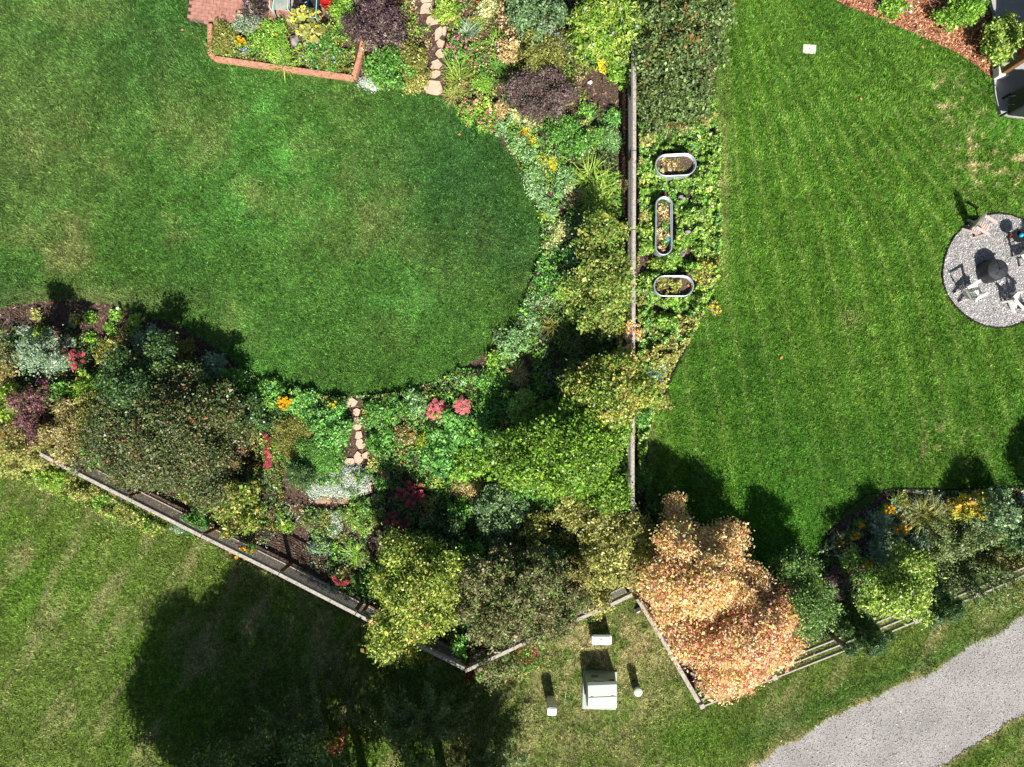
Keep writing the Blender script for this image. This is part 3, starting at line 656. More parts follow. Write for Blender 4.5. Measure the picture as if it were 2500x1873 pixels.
def flagstone(x, y, rx, ry, rz, label, m='flag', z=.05, group='flagstones of the stepping path', name='flagstone', cat='flagstone'):
    r = random.Random(int(x * 7 + y)); n = r.choice((5, 6, 6, 7)); rx *= 1.14; ry *= 1.12; wx, wy, _ = P(x, y); mb = MB(); ring = []
    ph = r.random() * 6
    for k in range(n):
        a = 2 * math.pi * k / n; a += r.uniform(-.25, .25); q = 1 + .12 * math.sin(2 * a + ph) + r.uniform(-.16, .14)
        ring.append((math.cos(a) * rx / PPM * q, math.sin(a) * ry / PPM * q))
    v = [(a, b, 0) for a, b in ring] + [(a * .95, b * .95, z) for a, b in ring]
    f = [tuple(range(n, 2 * n))] + [(k, (k + 1) % n, n + (k + 1) % n, n + k) for k in range(n)]
    mb.add(v, f); o = link(name, mb.mesh(name, m), None, (wx, wy, .008), label=label, category=cat); o.rotation_euler = (0, 0, rz)
    if group: o['group'] = group
    return o
FS = [(1038, -8, 20, 16, 'flagstone at the very top edge of the upper path'), (1042, 22, 17, 14, 'broad flagstone second from the top of the upper path'), (1056, 51, 17, 12, 'wide flagstone under the two top stones of the upper path'), (1070, 82, 9, 15, 'narrow upright flagstone beside the blue-green iris'), (1085, 78, 6, 10, 'small flagstone sliver beside the narrow upright one'), (1075, 107, 11, 9, 'small flagstone left of the pink coneflowers'),
      (1078, 132, 14, 10, 'flagstone below the coneflowers in the upper path'), (1064, 158, 14, 12, 'flagstone midway down left of the lime ornamental grass'), (1062, 182, 12, 9, 'flagstone half covered by dry stems in the upper path'), (1057, 215, 21, 18, 'large pale flagstone where the upper path meets the lawn'),
      (856, 984, 17, 11, 'pale wedge flagstone where the lower path meets the lawn'), (871, 1006, 10, 10, 'second flagstone down from the lawn in the lower path'), (876, 1026, 12, 9, 'flagstone between the two green peony clumps'), (872, 1042, 11, 8, 'rounded flagstone under the peony leaves'), (877, 1062, 9, 12, 'narrow flagstone in the middle of the lower path'),
      (880, 1084, 12, 12, 'flagstone above the cracked pair in the lower path'), (894, 1111, 13, 10, 'cracked flagstone on the right above the silver mat'), (876, 1118, 11, 14, 'cracked flagstone on the left above the silver mat'), (852, 1128, 14, 9, 'brownish flagstone touching the top of the silver mat'),
      (898, 1182, 11, 8, 'small round flagstone right of the silver mat'), (898, 1196, 12, 9, 'flagstone just below the small round one right of the silver mat'), (918, 1216, 12, 9, 'greyish flagstone by the magenta sedum'), (927, 1300, 9, 8, 'small pale flagstone above the lower pair near the maple'), (920, 1318, 15, 9, 'pale flagstone near the maple, wider of the lower group'), (938, 1335, 11, 13, 'upright flagstone near the maple in the lower group'), (946, 1350, 10, 10, 'lowest flagstone of the path beside the yellow-leaved maple')]
for i, (x, y, a, b, lb) in enumerate(FS): flagstone(x, y, a, b, (i * 37 % 11) * .1 - .5, lb)
def strip(name, pts, wd, z, m='edging', label=None, cat='edging'):
    w0 = Vector(P(*pts[0])); mb = MB()
    for a, b in zip(pts[:-1], pts[1:]): mb.bar(Vector(P(*a)) - w0 + Vector((0, 0, z)), Vector(P(*b)) - w0 + Vector((0, 0, z)), wd, .1)
    o = link(name, mb.mesh(name, m), None, w0, label=label, category=cat); return o
strip('lawn_edging', [(1868, 1430), (1900, 1424), (1942, 1399), (1977, 1369), (2017, 1309), (2062, 1248), (2112, 1209), (2182, 1193), (2300, 1195), (2520, 1186)], .035, .03, label='dark edging strip where the striped lawn meets the shrub bed')
strip('circle_edging', cir + [cir[0]], .03, .03, label='thin dark edging ring round the gravel circle')
strip('bed_edging', [(1745, 700), (1718, 762), (1690, 822), (1658, 882), (1630, 942), (1602, 1000)], .035, .03, label='dark edging between the raspberry bed and the striped lawn')
# rocks
def rock(x, y, rx, ry, h, label, m='rock', group=None):
    wx, wy, _ = P(x, y); bm = bmesh.new(); bmesh.ops.create_icosphere(bm, subdivisions=3, radius=1)
    r = np.random.default_rng(int(x + y)); o3 = r.random(3) * 9
    for v in bm.verts:
        q = 1 + .18 * math.sin(v.co.x * 3 + o3[0]) * math.cos(v.co.y * 3.5 + o3[1]) + .1 * math.sin(v.co.z * 6 + o3[2])
        v.co = Vector((v.co.x * rx / PPM * q, v.co.y * ry / PPM * q, max(-.05, v.co.z) * h * q))
    me = bpy.data.meshes.new('rock'); bm.to_mesh(me); bm.free(); me.materials.append(M[m])
    o = link('rock', me, None, (wx, wy, .0), label=label, category='rock'); return o
rock(1661, 487, 9, 8, .34, 'grey rock in the ground cover right of the long stock tank top')
rock(1672, 572, 14, 7, .36, 'pale grey rock right of the long stock tank middle')
rock(1664, 620, 7, 9, .32, 'small grey rock right of the long stock tank bottom')
rock(1720, 258, 12, 15, .3, 'beige rock at the edge of the striped lawn', 'tan_rock')
rock(722, 103, 11, 15, .25, 'grey-brown rock among the flowers of the raised bed')
rock(790, 1218, 22, 15, .1, 'tan rock at the left foot of the silver mat', 'tan_rock')
rock(840, 1220, 17, 12, .12, 'tan rock at the lower edge of the silver mat', 'tan_rock')
rock(1440, 203, 6, 4, .12, 'small white stone on bare mulch beside the dark barberry', 'offwhite')

# ------------------------------------------------------------------ patio, post, grill, house corner at the top right
sheet('patio', [(2420, 168), (2424, 232), (2436, 281), (2470, 289), (2700, 306), (2700, -160), (2398, -160), (2404, -40), (2428, 60)], .1, 'concrete', thick=.12)
wx, wy, _ = P(2431, 186)
t = thing('patio_post', 'square brown post on a pale stone base at the patio corner', 'post', (wx, wy, .1))
part('stone_base', MB().box((0, 0, .13), (.3, .3, .26)), 'offwhite', t, bevel=.01)
part('shaft', MB().box((0, 0, 1.5), (.17, .17, 2.5)), 'brownwood', t, bevel=.008)
wx, wy, _ = P(2560, 60)
t = thing('house', 'dark corner of the house roof shading the patio', 'house', (wx, wy, 0))
part('wall', MB().box((1.5, 0, 1.35), (3, 8, 2.7)), 'cream', t)
part('roof', MB().box((1.12, -.85, 2.86), (4.4, 5.7, .24)), 'roof', t)
# grill with cover
wx, wy, _ = P(2516, 250, .6)
t = thing('covered_grill', 'barbecue grill under a wrinkled black cloth cover on the patio', 'grill', (wx, wy, .1), -.12)
bm = bmesh.new(); bmesh.ops.create_grid(bm, x_segments=24, y_segments=16, size=1)
for v in bm.verts:
    x, y = v.co.x, v.co.y; e = max(abs(x), abs(y))
    if e > .72: k = (1 - e) / .28; v.co = Vector((x / e * (.72 + .05 * (1 - k)) * .62, y / e * (.72 + .05 * (1 - k)) * .44, .25 + .72 * k ** .5 + .01 * math.sin(18 * math.atan2(y, x))))
    else: v.co = Vector((x * .62, y * .44, .97 + .1 * (1 - y * y) * (1 - .6 * x * x) + .02 * math.sin(9 * x + 5 * y)))
me = bpy.data.meshes.new('cloth_cover'); bm.to_mesh(me); bm.free(); me.materials.append(M['darkcover']); [setattr(p, 'use_smooth', True) for p in me.polygons]
link('cloth_cover', me, t)
for sx in (-1, 1):
    for sy in (-1, 1): part('leg', MB().box((sx * .5, sy * .27, .14), (.05, .05, .3)), 'black', t)
part('side_handle', MB().tube([(-.56, -.18, .62), (-.72, -.2, .6), (-.72, .05, .6), (-.56, .08, .62)], .018, 8), 'black', t)
wx, wy, _ = P(2500, 124, .2)
t = thing('clay_pot', 'orange clay pot behind the yellow-green shrub', 'pot', (wx, wy, .1))
part('pot_body', MB().lathe([(.11, 0), (.16, .28), (.185, .28), (.185, .34), (.15, .34), (.14, .2)], 20), 'terra', t)

# ------------------------------------------------------------------ stock tanks
def tank(x, y, L, Wd, rz, h, label, filler):
    wx, wy, _ = P(x, y, h); t = thing('stock_tank', label, 'stock tank', (wx, wy, .01), rz, 'galvanised stock tank planters')
    def oval(l, w_, z, n=12):
        r = w_ / 2; c = l / 2 - r; o = []
        for k in range(n + 1): a = -math.pi / 2 + math.pi * k / n; o.append((c + r * math.cos(a), r * math.sin(a), z))
        for k in range(n + 1): a = math.pi / 2 + math.pi * k / n; o.append((-c + r * math.cos(a), r * math.sin(a), z))
        return o
    def skin(rings, close=False):
        v = [p for rg in rings for p in rg]; n = len(rings[0]); f = []
        for i in range(len(rings) - 1):
            for k in range(n): f.append((i * n + k, i * n + (k + 1) % n, (i + 1) * n + (k + 1) % n, (i + 1) * n + k))
        if close: f.append(tuple(range((len(rings) - 1) * n, len(rings) * n)))
        return v, f
    rings = [oval(L - .05, Wd - .05, 0)]
    for k in range(9): z = h * (k + 1) / 11; s = .012 if k % 2 else -.004; rings.append(oval(L - .04 + s, Wd - .04 + s, z))
    rings += [oval(L - .03, Wd - .03, h - .03), oval(L - .06, Wd - .06, h - .02), oval(L - .07, Wd - .07, .12)]
    part('tank_wall', MB().add(*skin(rings)), 'galv', t, smooth=True)
    rim = [oval(L + .01, Wd + .01, h - .035), oval(L + .02, Wd + .02, h - .012), oval(L - .01, Wd - .01, h + .004), oval(L - .055, Wd - .055, h - .004), oval(L - .065, Wd - .065, h - .035)]
    part('rim', MB().add(*skin(rim)), 'galv', t, smooth=True)
    sz = h - .19
    n = 26; gx = np.linspace(-1, 1, n * 2); gy = np.linspace(-1, 1, n); V = []; F = []
    mb = MB(); rg = [oval((L - .075) * s, (Wd - .075) * (s if s > .3 else s), sz + .03 * (1 - s)) for s in (1, .8, .55, .3, .05)]
    mb.add(*skin(rg, True)); part('soil', mb, 'potting', t)
    return t, sz
def tuft(t, blobs, pal, leaf, lai=2., **k):
    v, f, c = foliage(blobs, pal, leaf, .5, lai, .5, .06, **k); o = link('foliage', mesh_np('foliage', v, f, 'matte_leaf', c)); return o
def seat(o, name, label, host, cat='plant'):
    o['kind'] = 'stuff'
    o.name = name; o.location = host.location; o.rotation_euler = host.rotation_euler; o['label'] = label; o['category'] = cat; return o
tk, z = tank(1650, 402, 1.22, .66, .05, .58, 'upper oval galvanised tank planter with mostly bare soil', 0)
seat(tuft(tk, [(-.32, -.12, z + .05, .2, .14, .08), (-.3, .1, z + .05, .15, .1, .06), (-.05, .02, z + .03, .1, .1, .05)], 'straw', .07, 1.2), 'withered_plant', 'withered pale stems in the upper oval tank', tk)
seat(tuft(tk, [(-.05, .16, z + .02, .3, .06, .04), (.2, -.12, z + .02, .2, .06, .04), (-.3, .17, z + .03, .12, .05, .05)], 'khaki', .035, 1.2), 'seedlings', 'sparse yellowish seedlings on the soil of the upper oval tank', tk)
tk, z = tank(1621, 551, 1.74, .5, math.pi / 2 - .01, .58, 'long narrow galvanised tank planter standing upright in the picture', 0)
seat(tuft(tk, [(.55, 0, z + .06, .2, .16, .1), (.2, .02, z + .05, .22, .17, .08), (-.25, .02, z + .06, .25, .17, .08), (-.62, .02, z + .05, .16, .13, .07)], 'straw', .06, 1.7), 'withered_plant', 'withered straw-coloured plants filling the long narrow tank', tk)
seat(tuft(tk, [(.62, .03, z + .08, .1, .1, .07), (.05, -.03, z + .07, .16, .12, .07), (-.5, -.02, z + .08, .1, .1, .06)], 'green', .055, 1.8), 'leafy_seedlings', 'small green plants among the straw of the long narrow tank', tk)
bo = MB().lathe([(.0, .0), (.05, .01), (.055, .05), (.02, .07), (0, .07)], 12); o = link('blue_ball', bo.mesh('blue_ball', 'cyan'), None, P(1632, 583, .58)[:2] + (z + .04,), label='small blue toy lying in the long narrow tank', category='toy')
tk, z = tank(1645, 698, 1.19, .62, 0, .5, 'lower oval galvanised tank planter half filled with pale leaves', 0)
seat(tuft(tk, [(-.36, .08, z + .1, .16, .15, .1), (-.3, -.12, z + .1, .18, .12, .1), (-.08, .1, z + .12, .15, .14, .1), (-.02, -.14, z + .08, .12, .1, .08), (.1, .05, z + .08, .16, .08, .07)], 'khaki', .1, 2.6), 'squash_plant', 'broad pale green leaves in the lower oval tank', tk)
o = link('orange_flower', FL['orange'][0], None, P(1683, 697, .5)[:2] + (z + .08,), label='single orange bloom at the right of the lower oval tank', category='flower')

# ------------------------------------------------------------------ utility boxes
prof = [(1636, .0, 0), (1638, .0, 0)]
def YW(y): return (CY - y) / PPM
wx, wy, _ = P(1463, 1682); t = thing('transformer_box', 'large sage-green utility transformer box on the dry grass', 'utility box', (wx, wy, .03))
def rel(x, y, z): a = P(x, y); return (a[0] - wx, a[1] - wy, z)
part('concrete_pad', MB().box((0, 0, .03), (1.03, 1.16, .1), rz=-.03), 'box_green', t, bevel=.01)
pr = [(1639, .06, 1427, 1500), (1640, .7, 1429, 1495), (1645, .74, 1430, 1494), (1671, .74, 1431, 1494), (1711, .37, 1433, 1499), (1718, .06, 1431, 1501)]
mb = MB(); v = []
for y, z, xa, xb in pr: v += [rel(xa, y + 1.5, z), rel(xb, y - 1.5, z)]
n = len(pr); f = [(2 * i, 2 * i + 1, 2 * i + 3, 2 * i + 2) for i in range(n - 1)] + [tuple(2 * i for i in range(n)), tuple(2 * i + 1 for i in range(n))[::-1], (0, 1, 2 * n - 1, 2 * n - 2)]
part('cabinet', MB().add(v, f), 'box_green', t, bevel=.006)
lid = []
for y, z, xa, xb in [(1638.5, .70, 1427.5, 1496.5), (1644, .755, 1428, 1496), (1672, .755, 1429, 1496), (1713, .385, 1431, 1501)]: lid += [rel(xa, y + 1.5, z + .004), rel(xb, y - 1.5, z + .004)]
lid2 = [(a, b, c + .02) for a, b, c in lid]
f = [(0, 1, 3, 2), (2, 3, 5, 4), (4, 5, 7, 6)]; f2 = [tuple(i + 8 for i in q)[::-1] for q in f]; side = [(0, 2, 10, 8), (2, 4, 12, 10), (4, 6, 14, 12), (1, 9, 11, 3), (3, 11, 13, 5), (5, 13, 15, 7), (0, 8, 9, 1), (6, 7, 15, 14)]
part('lid', MB().add(lid + lid2, f + f2 + side), 'lid_green', t)
a, b = Vector(rel(1430, 1673.4, .785)), Vector(rel(1495, 1670.4, .785)); lido = [c for c in t.children if c.name.startswith('lid')][0]; part('lid_seam', MB().bar(a, b, .012, .006), 'black', lido)
for q in (.12, .86): part('hinge', MB().bar(a.lerp(b, q - .05) + Vector((0, 0, .004)), a.lerp(b, q + .05) + Vector((0, 0, .004)), .03, .02), 'iron', lido)
cabo = [c for c in t.children if c.name.startswith('cabinet')][0]
part('sticker', MB().box((rel(1458, 1637.9, .6)), (.28, .006, .16), rz=-.03), 'sticker', cabo)
part('warning_sticker', MB().box((rel(1486, 1636.9, .62)), (.16, .006, .07), rz=-.03), 'redsticker', cabo)
part('lock', MB().box(rel(1466, 1716, .2), (.07, .03, .1)), 'iron', cabo)
part('vent', MB().box(rel(1448, 1637.4, .35), (.2, .008, .05)), 'black', cabo)
wx, wy, _ = P(1469, 1563, .5); t = thing('utility_pedestal', 'wide low white-topped utility pedestal beyond the big green box', 'utility box', (wx, wy, .03))
part('base', MB().box((0, .02, .2), (.56, .27, .4)), 'darkgreen', t, bevel=.02)  # dark green has the shadow on the north face put into the colour
part('cover', MB().box((0, 0, .44), (.6, .3, .12), top=(.97, .94)), 'white', t, bevel=.03)
part('latch', MB().box((-.02, .03, .503), (.06, .03, .012)), 'iron', t)
wx, wy, _ = P(1346, 1722, .42); t = thing('utility_pedestal', 'tall narrow white utility pedestal left of the big green box', 'utility box', (wx, wy, .03), -.08)
part('body', MB().box((0, 0, .31), (.25, .24, .62)), 'offwhite', t, bevel=.015)
mb = MB().add([(-.14, -.15, .6), (.14, -.15, .6), (.14, .14, .6), (-.14, .14, .6), (-.13, -.15, .74), (.13, -.15, .74), (.13, .1, .8), (-.13, .1, .8)], [(0, 3, 2, 1), (4, 5, 6, 7), (0, 1, 5, 4), (1, 2, 6, 5), (2, 3, 7, 6), (3, 0, 4, 7)])
part('cap', mb, 'white', t, bevel=.025)
wx, wy, _ = P(1558, 1690, .6); t = thing('utility_post', 'round pale green utility post right of the big green box', 'utility post', (wx, wy, .03))
part('tube', MB().lathe([(.12, 0), (.12, .54)], 24), 'darkgreen', t, smooth=True)
part('cap', MB().lathe([(.135, .5), (.135, .57), (.11, .595), (.0, .6)], 24), 'valve', t, smooth=True)
wx, wy, _ = P(1557, 1487, .1); t = thing('ground_light', 'small black ground light by the fence corner', 'light', (wx, wy, .03), .5)
part('housing', MB().box((0, 0, .08), (.16, .12, .1)), 'black', t, bevel=.01); part('lens', MB().box((-.02, -.08, .07), (.11, .05, .06)), 'offwhite', t, bevel=.01)
wx, wy, _ = P(1974, 122); t = thing('valve_cover', 'pale green rectangular valve box lid set in the striped lawn', 'valve box', (wx, wy, .03), -.06)
part('lid', MB().box((0, 0, .025), (.4, .27, .05)), 'valve', t, bevel=.012)
part('bolt', MB().lathe([(.012, 0), (.012, .008)], 10, (0, 0, .05)), 'iron', t)
o = link('fallen_branch', MB().tube([(0, -.18, .07), (.01, 0, .08), (.04, .18, .07)], .008, 5).mesh('fallen_branch', 'offwhite'), None, P(1378, 1703), label='thin pale twig lying on the dry grass', category='twig')

# ------------------------------------------------------------------ fire pit and chairs
wx, wy, _ = P(2441, 657, .58); t = thing('fire_pit', 'round fire pit under a grey vinyl cover in the gravel circle', 'fire pit', (wx, wy, .04), .2)
mb = MB(); n = 48; prof = [(.36, .0), (.33, .12), (.315, .42), (.3, .47), (.2, .515), (.03, .55), (0, .55)]
for i, (r_, z_) in enumerate(prof):
    for k in range(n):
        a = 2 * math.pi * k / n; q = 1 + (.035 * math.sin(9 * a + i) * (1 if i < 2 else .15)); mb.v.append((r_ * q * math.cos(a), r_ * q * math.sin(a), z_))
for i in range(len(prof) - 1):
    for k in range(n): mb.f.append((i * n + k, i * n + (k + 1) % n, (i + 1) * n + (k + 1) % n, (i + 1) * n + k))
part('cover', mb, 'cover', t)
for k in range(5):
    a = k * 2 * math.pi / 5 + .3; c_, s_ = math.cos(a), math.sin(a); part('seam', MB().tube([(.02 * c_, .02 * s_, .556), (.2 * c_, .2 * s_, .52), (.302 * c_, .302 * s_, .474), (.32 * c_, .32 * s_, .42)], .006, 5), 'darkcover', t)
part('vent_cap', MB().lathe([(.045, .545), (.03, .565), (0, .57)], 12), 'black', t)
part('strap', MB().box((.33, .1, .42), (.06, .05, .03)), 'white', t)
def chair(x, y, face, label, mslat='offwhite', mbk=None, group='adirondack chairs round the fire pit', sc=.62):
    """face: compass in degrees (math convention) the sitter looks to"""
    wx, wy, _ = P(x, y); t = thing('adirondack_chair', label, 'chair', (wx, wy, .04), R(face) - math.pi / 2, group); t.scale = (sc, sc, sc * 1.75)
    # local: sitter looks to +y
    for k in range(7):
        yy = .3 - k * .085; part('seat_slat', MB().box((0, yy, .36 - k * .018), (.52, .07, .02)), mslat, t)
    for s in (-1, 1):
        part('front_leg', MB().box((s * .29, .26, .28), (.035, .12, .56)), mslat, t)
        part('rear_leg', MB().bar((s * .25, .3, .3), (s * .25, -.52, .03), .03, .12), mslat, t)
        part('armrest', MB().box((s * .34, -.02, .575), (.13, .72, .022)), mslat, t)
        part('arm_bracket', MB().bar((s * .29, .26, .44), (s * .36, .26, .56), .06, .03), mslat, t)
    for k in range(7):
        q = (k - 3); x0 = q * .062; x1 = q * .088; L = 1. - .035 * q * q
        part('back_slat', MB().bar((x0, -.26, .2), (x1, -.26 - .36 * L, .2 + .8 * L), .056 + .0, .02, (0, -.9, .4)), mbk or mslat, t)
    part('back_brace', MB().box((0, -.41, .5), (.52, .03, .07)), mslat, t)
    return t
chair(2372, 562, -30, 'faded pinkish slatted chair at the upper left of the gravel circle', 'pinewood')
chair(2352, 716, 30, 'white slatted chair at the lower left of the gravel circle')
chair(2462, 738, 135, 'white slatted chair, its back coloured dark for shade, at the lower right of the gravel circle', mbk='brownwood')  # brown back slats stand in for the shade on a white backrest
chair(2488, 632, 215, 'pale slatted chair cut by the right edge of the picture', 'offwhite')
wx, wy, _ = P(2484, 577, .4); t = thing('side_table', 'small black round side table by the pale chair', 'table', (wx, wy, .04))
part('table_top', MB().lathe([(.2, .42), (.2, .45), (0, .45)], 24), 'black', t)
for k in range(3): a = k * 2.1; part('leg', MB().tube([(.16 * math.cos(a), .16 * math.sin(a), .42), (.2 * math.cos(a), .2 * math.sin(a), 0)], .012, 6), 'black', t)
link('gazing_ball', MB().lathe([(.02, 0), (.05, .02), (.066, .065), (.05, .11), (.02, .13), (0, .132)], 20).mesh('gazing_ball', 'cyan', smooth=True), None, (wx, wy, .49), label='shiny cyan ball on the small black table', category='ball')
wx, wy, _ = P(2468, 578, .1); o = link('clay_cup', MB().lathe([(.04, 0), (.055, .12), (.048, .12), (.035, .02)], 14).mesh('clay_cup', 'terra'), None, (wx, wy, .04), label='small terracotta cup on the gravel beside the black table', category='cup')

# ------------------------------------------------------------------ mint chair and glass table on the brick patio
wx, wy, _ = P(690, 12, .35); t = thing('patio_chair', 'mint green metal mesh chair on the brick patio', 'chair', (wx, wy, .06), -.08)
for s in (-1, 1):
    part('side_frame', MB().tube([(s * .24, -.3, 0), (s * .24, -.22, .42), (s * .23, .25, .4), (s * .23, .36, .9)], .014, 8), 'mint', t, smooth=True)
    part('armrest', MB().tube([(s * .26, -.26, .0), (s * .27, -.26, .62), (s * .27, .2, .64), (s * .24, .28, .62)], .015, 8), 'mint', t, smooth=True)
mb = MB()
for k in range(15): q = -.22 + k * .0314; mb.bar((q, -.22, .42), (q, .25, .4), .006, .006).bar((q, .25, .4), (q, .36, .88), .006, .006)
for k in range(15): q = -.22 + k * .033; mb.bar((-.23, q, .418), (.23, q, .418), .006, .006).bar((-.23, .25 + k * .0078, .4 + k * .034), (.23, .25 + k * .0078, .4 + k * .034), .006, .006)
part('mesh_seat', mb, 'mint', t)
part('top_rail', MB().tube([(-.23, .36, .9), (.23, .36, .9)], .014, 8), 'mint', t)
wx, wy, _ = P(752, 20, .5); t = thing('metal_frame_table', 'open mint metal frame table behind the yellow flowers', 'table', (wx, wy, .06), -.05)
mb = MB()
for a, b in (((-.42, -.36), (.3, -.36)), ((.3, -.36), (.3, .45)), ((.3, .45), (-.42, .45)), ((-.42, .45), (-.42, -.36))): mb.tube([(*a, .62), (*b, .62)], .014, 6)
mb.tube([(-.42, -.36, .61), (.0, .1, .61)], .01, 6)
part('frame', mb, 'mint', t)
for x_, y_ in ((-.42, -.36), (.3, -.36), (.3, .45), (-.42, .45)): part('leg', MB().tube([(x_, y_, .62), (x_ * 1.1, y_ * 1.18, 0)], .013, 6), 'mint', t)
part('shelf', MB().box((-.02, .1, .3), (.6, .5, .012)), 'cover', t)
wx, wy, _ = P(798, 8, .3); t = thing('red_pot', 'glossy red plant pot at the end of the brick patio', 'pot', (wx, wy, .06))
part('pot_body', MB().lathe([(.1, 0), (.17, .2), (.16, .36), (.18, .38), (.15, .38), (.13, .3)], 20), 'redglaze', t, smooth=True)

# small lights and wire hoop in the left bed
wx, wy, _ = P(286, 752, .25); t = thing('path_light', 'small white-capped path light at the left lawn edge', 'light', (wx, wy, 0))
part('stake', MB().tube([(0, 0, 0), (0, 0, .24)], .01, 6), 'black', t); part('cap', MB().lathe([(.045, .22), (.05, .24), (.02, .27), (0, .272)], 14), 'white', t)
wx, wy, _ = P(26, 800, .45); t = thing('plant_cage', 'round wire plant cage at the left edge of the picture', 'plant cage', (wx, wy, 0)); mb = MB()
for r_, z_ in ((.27, .75), (.24, .45), (.2, .15)): mb.tube([(r_ * math.cos(a), r_ * math.sin(a), z_) for a in np.linspace(0, 2 * math.pi, 25)], .007, 5)
for k in range(4): a = k * math.pi / 2; mb.tube([(.28 * math.cos(a), .28 * math.sin(a), .8), (.18 * math.cos(a), .18 * math.sin(a), 0)], .007, 5)
part('hoops', mb, 'iron', t)
# fallen leaves
for x, y, lb in ((448, 77, 'pink fallen leaf on the dark lawn near the brick patio'), (1122, 331, 'orange fallen leaf on the curved lawn near the coneflowers'), (2099, 245, 'yellow fallen leaf alone on the middle of the striped lawn'), (2249, 119, 'tan fallen leaf below the bark mulch on the striped lawn'), (1905, 874, 'tiny tan fallen leaf low on the striped lawn'), (266, 1317, 'yellow fallen leaf on the outer lawn near the long fence')):
    v, f, c = leaf_faces(np.array([[0, 0, .09]]), np.array([[.1, .1, 1.]]), np.array([.12]), np.array([.08]), np.array([lin((226, 160, 110))])); o = link('fallen_leaf', mesh_np('fallen_leaf', v, f, 'petal', c), None, P(x, y)[:2] + (.0,), label=lb, category='leaf')
# ------------------------------------------------------------------ ground cover (stuff)
def cover(poly, n_m2, hmax, pals, leaf, seed, label, avoid=None, keep_lawn=True, clear=None, sc=30, name='ground_cover', up=.7):
    r = np.random.default_rng(seed); a = np.array(poly); x0, y0 = np.maximum(a.min(0), -60); x1, y1 = np.minimum(a.max(0), [2560, 1935])
    n = int((x1 - x0) * (y1 - y0) / 6400 * n_m2 * 1.35); px = r.uniform(x0, x1, n); py = r.uniform(y0, y1, n); k = inside(px, py, poly)
    if keep_lawn: k &= in_lawn(px, py) == ' '
    if clear:
        for (cx, cy, cr, cs) in clear: k &= (((px - cx) / cr) ** 2 + ((py - cy) / (cr * cs)) ** 2 + .5 * (N3.f(px, py, 12, 2) - .5)) > 1
    px, py = px[k], py[k]; dn = N2.f(px, py, 26, 3); k = (dn > .3) & (N3.f(px, py, 7, 2) + .35 * r.random(len(px)) > .46); px, py, dn = px[k], py[k], dn[k]; n = len(px)
    z = .03 + hmax * np.clip((dn - .34) * 3, 0, 1) * (.35 + .65 * r.random(n) ** .5)
    p = np.stack([(px - CX) / PPM * (1), (CY - py) / PPM, z], 1); nr = r.normal(0, .6, (n, 3)); nr[:, 2] += up
    which = N4.f(px, py, sc * 1.6, 3); q = len(pals); wi = np.clip(((which - .28) / .44 * q + r.normal(0, .18, n)).astype(int), 0, q - 1)
    col = np.zeros((n, 3))
    for i, pn in enumerate(pals):
        m = wi == i; pc = PALN[pn]; col[m] = pc[r.integers(0, len(pc), m.sum())]
    z = z + .1 * N1.f(px, py, 6, 2); p[:, 2] = z; col *= (LK * np.exp(r.normal(0, .28, n)) * (.65 + .7 * N2.f(px, py, 9, 2)))[:, None]; L = 1.2 * leaf * np.exp(r.normal(0, .25, n))
    v, f, c = leaf_faces(p, nr, L, L * .55, col)
    link(name, mesh_np(name, v, f, 'leaf', c), kind='stuff', label=label, category='ground cover')
TK = [(1650, 405, 54, .62), (1621, 551, 26, 3.0), (1645, 698, 52, .62), (1661, 487, 9, 1), (1672, 572, 13, .6), (1664, 620, 8, 1)]
cover([(1556, 240), (1760, 240), (1758, 640), (1720, 760), (1640, 900), (1575, 1080), (1556, 1200)], 2300, .38, ['raspberry', 'bright', 'raspberry', 'green', 'raspberry', 'khaki'], .075, 21, 'low raspberry-like ground cover round the stock tanks', clear=TK)
cover([(1556, 700), (1720, 730), (1640, 900), (1580, 1060), (1556, 1200)], 900, .3, ['peony', 'green', 'sage', 'green', 'tan'], .06, 22, 'mixed green ground cover between fence and striped lawn below the tanks')
cover([(1180, 260), (1300, 200), (1400, 300), (1500, 250), (1520, 480), (1520, 1000), (1180, 960), (1240, 830), (1320, 600), (1250, 380)], 1000, .22, ['bluegreen', 'green', 'bright', 'peony', 'dark'], .05, 23, 'mixed low perennials filling the border east of the curved lawn', clear=[(1470, 225, 50, .8), (1440, 420, 38, .6), (1515, 330, 10, 14), (1365, 520, 16, 1), (1270, 930, 30, .5)])
cover([(900, -40), (1560, -40), (1560, 200), (1240, 320), (1080, 230), (900, 225), (880, 60)], 800, .22, ['green', 'khaki', 'bright', 'olive', 'straw'], .05, 24, 'mixed low plants round the upper stepping stones', clear=[(1045, 30, 26, 1.6), (1072, 90, 22, 2), (1062, 170, 24, 2), (1058, 215, 26, 1), (1470, 215, 50, .7)])
cover([(530, 60), (880, 60), (864, 190), (690, 165), (532, 142)], 1900, .25, ['olive', 'green', 'bright', 'khaki', 'green'], .045, 25, 'low mixed flowers filling the raised timber bed', clear=[(722, 103, 14, 1.3)])
cover([(560, 900), (1200, 900), (1540, 1000), (1530, 1400), (1140, 1580), (820, 1440), (700, 1150), (620, 1000)], 1100, .22, ['green', 'peony', 'bright', 'dark', 'peony', 'khaki'], .055, 26, 'low leafy plants filling the lower middle border', clear=[(868, 1000, 20, 1.6), (876, 1080, 24, 2), (870, 1120, 34, .8), (900, 1190, 22, 1), (925, 1325, 26, 1.8), (1010, 905, 60, .5), (800, 1215, 60, .5), (700, 1250, 60, 1.3), (870, 1370, 30, 1)])
cover([(-60, 780), (560, 880), (700, 1000), (700, 1300), (600, 1290), (210, 1110), (-60, 1000)], 700, .3, ['dark', 'green', 'olive', 'bronze'], .055, 27, 'dark low growth under the shrubs of the left border')
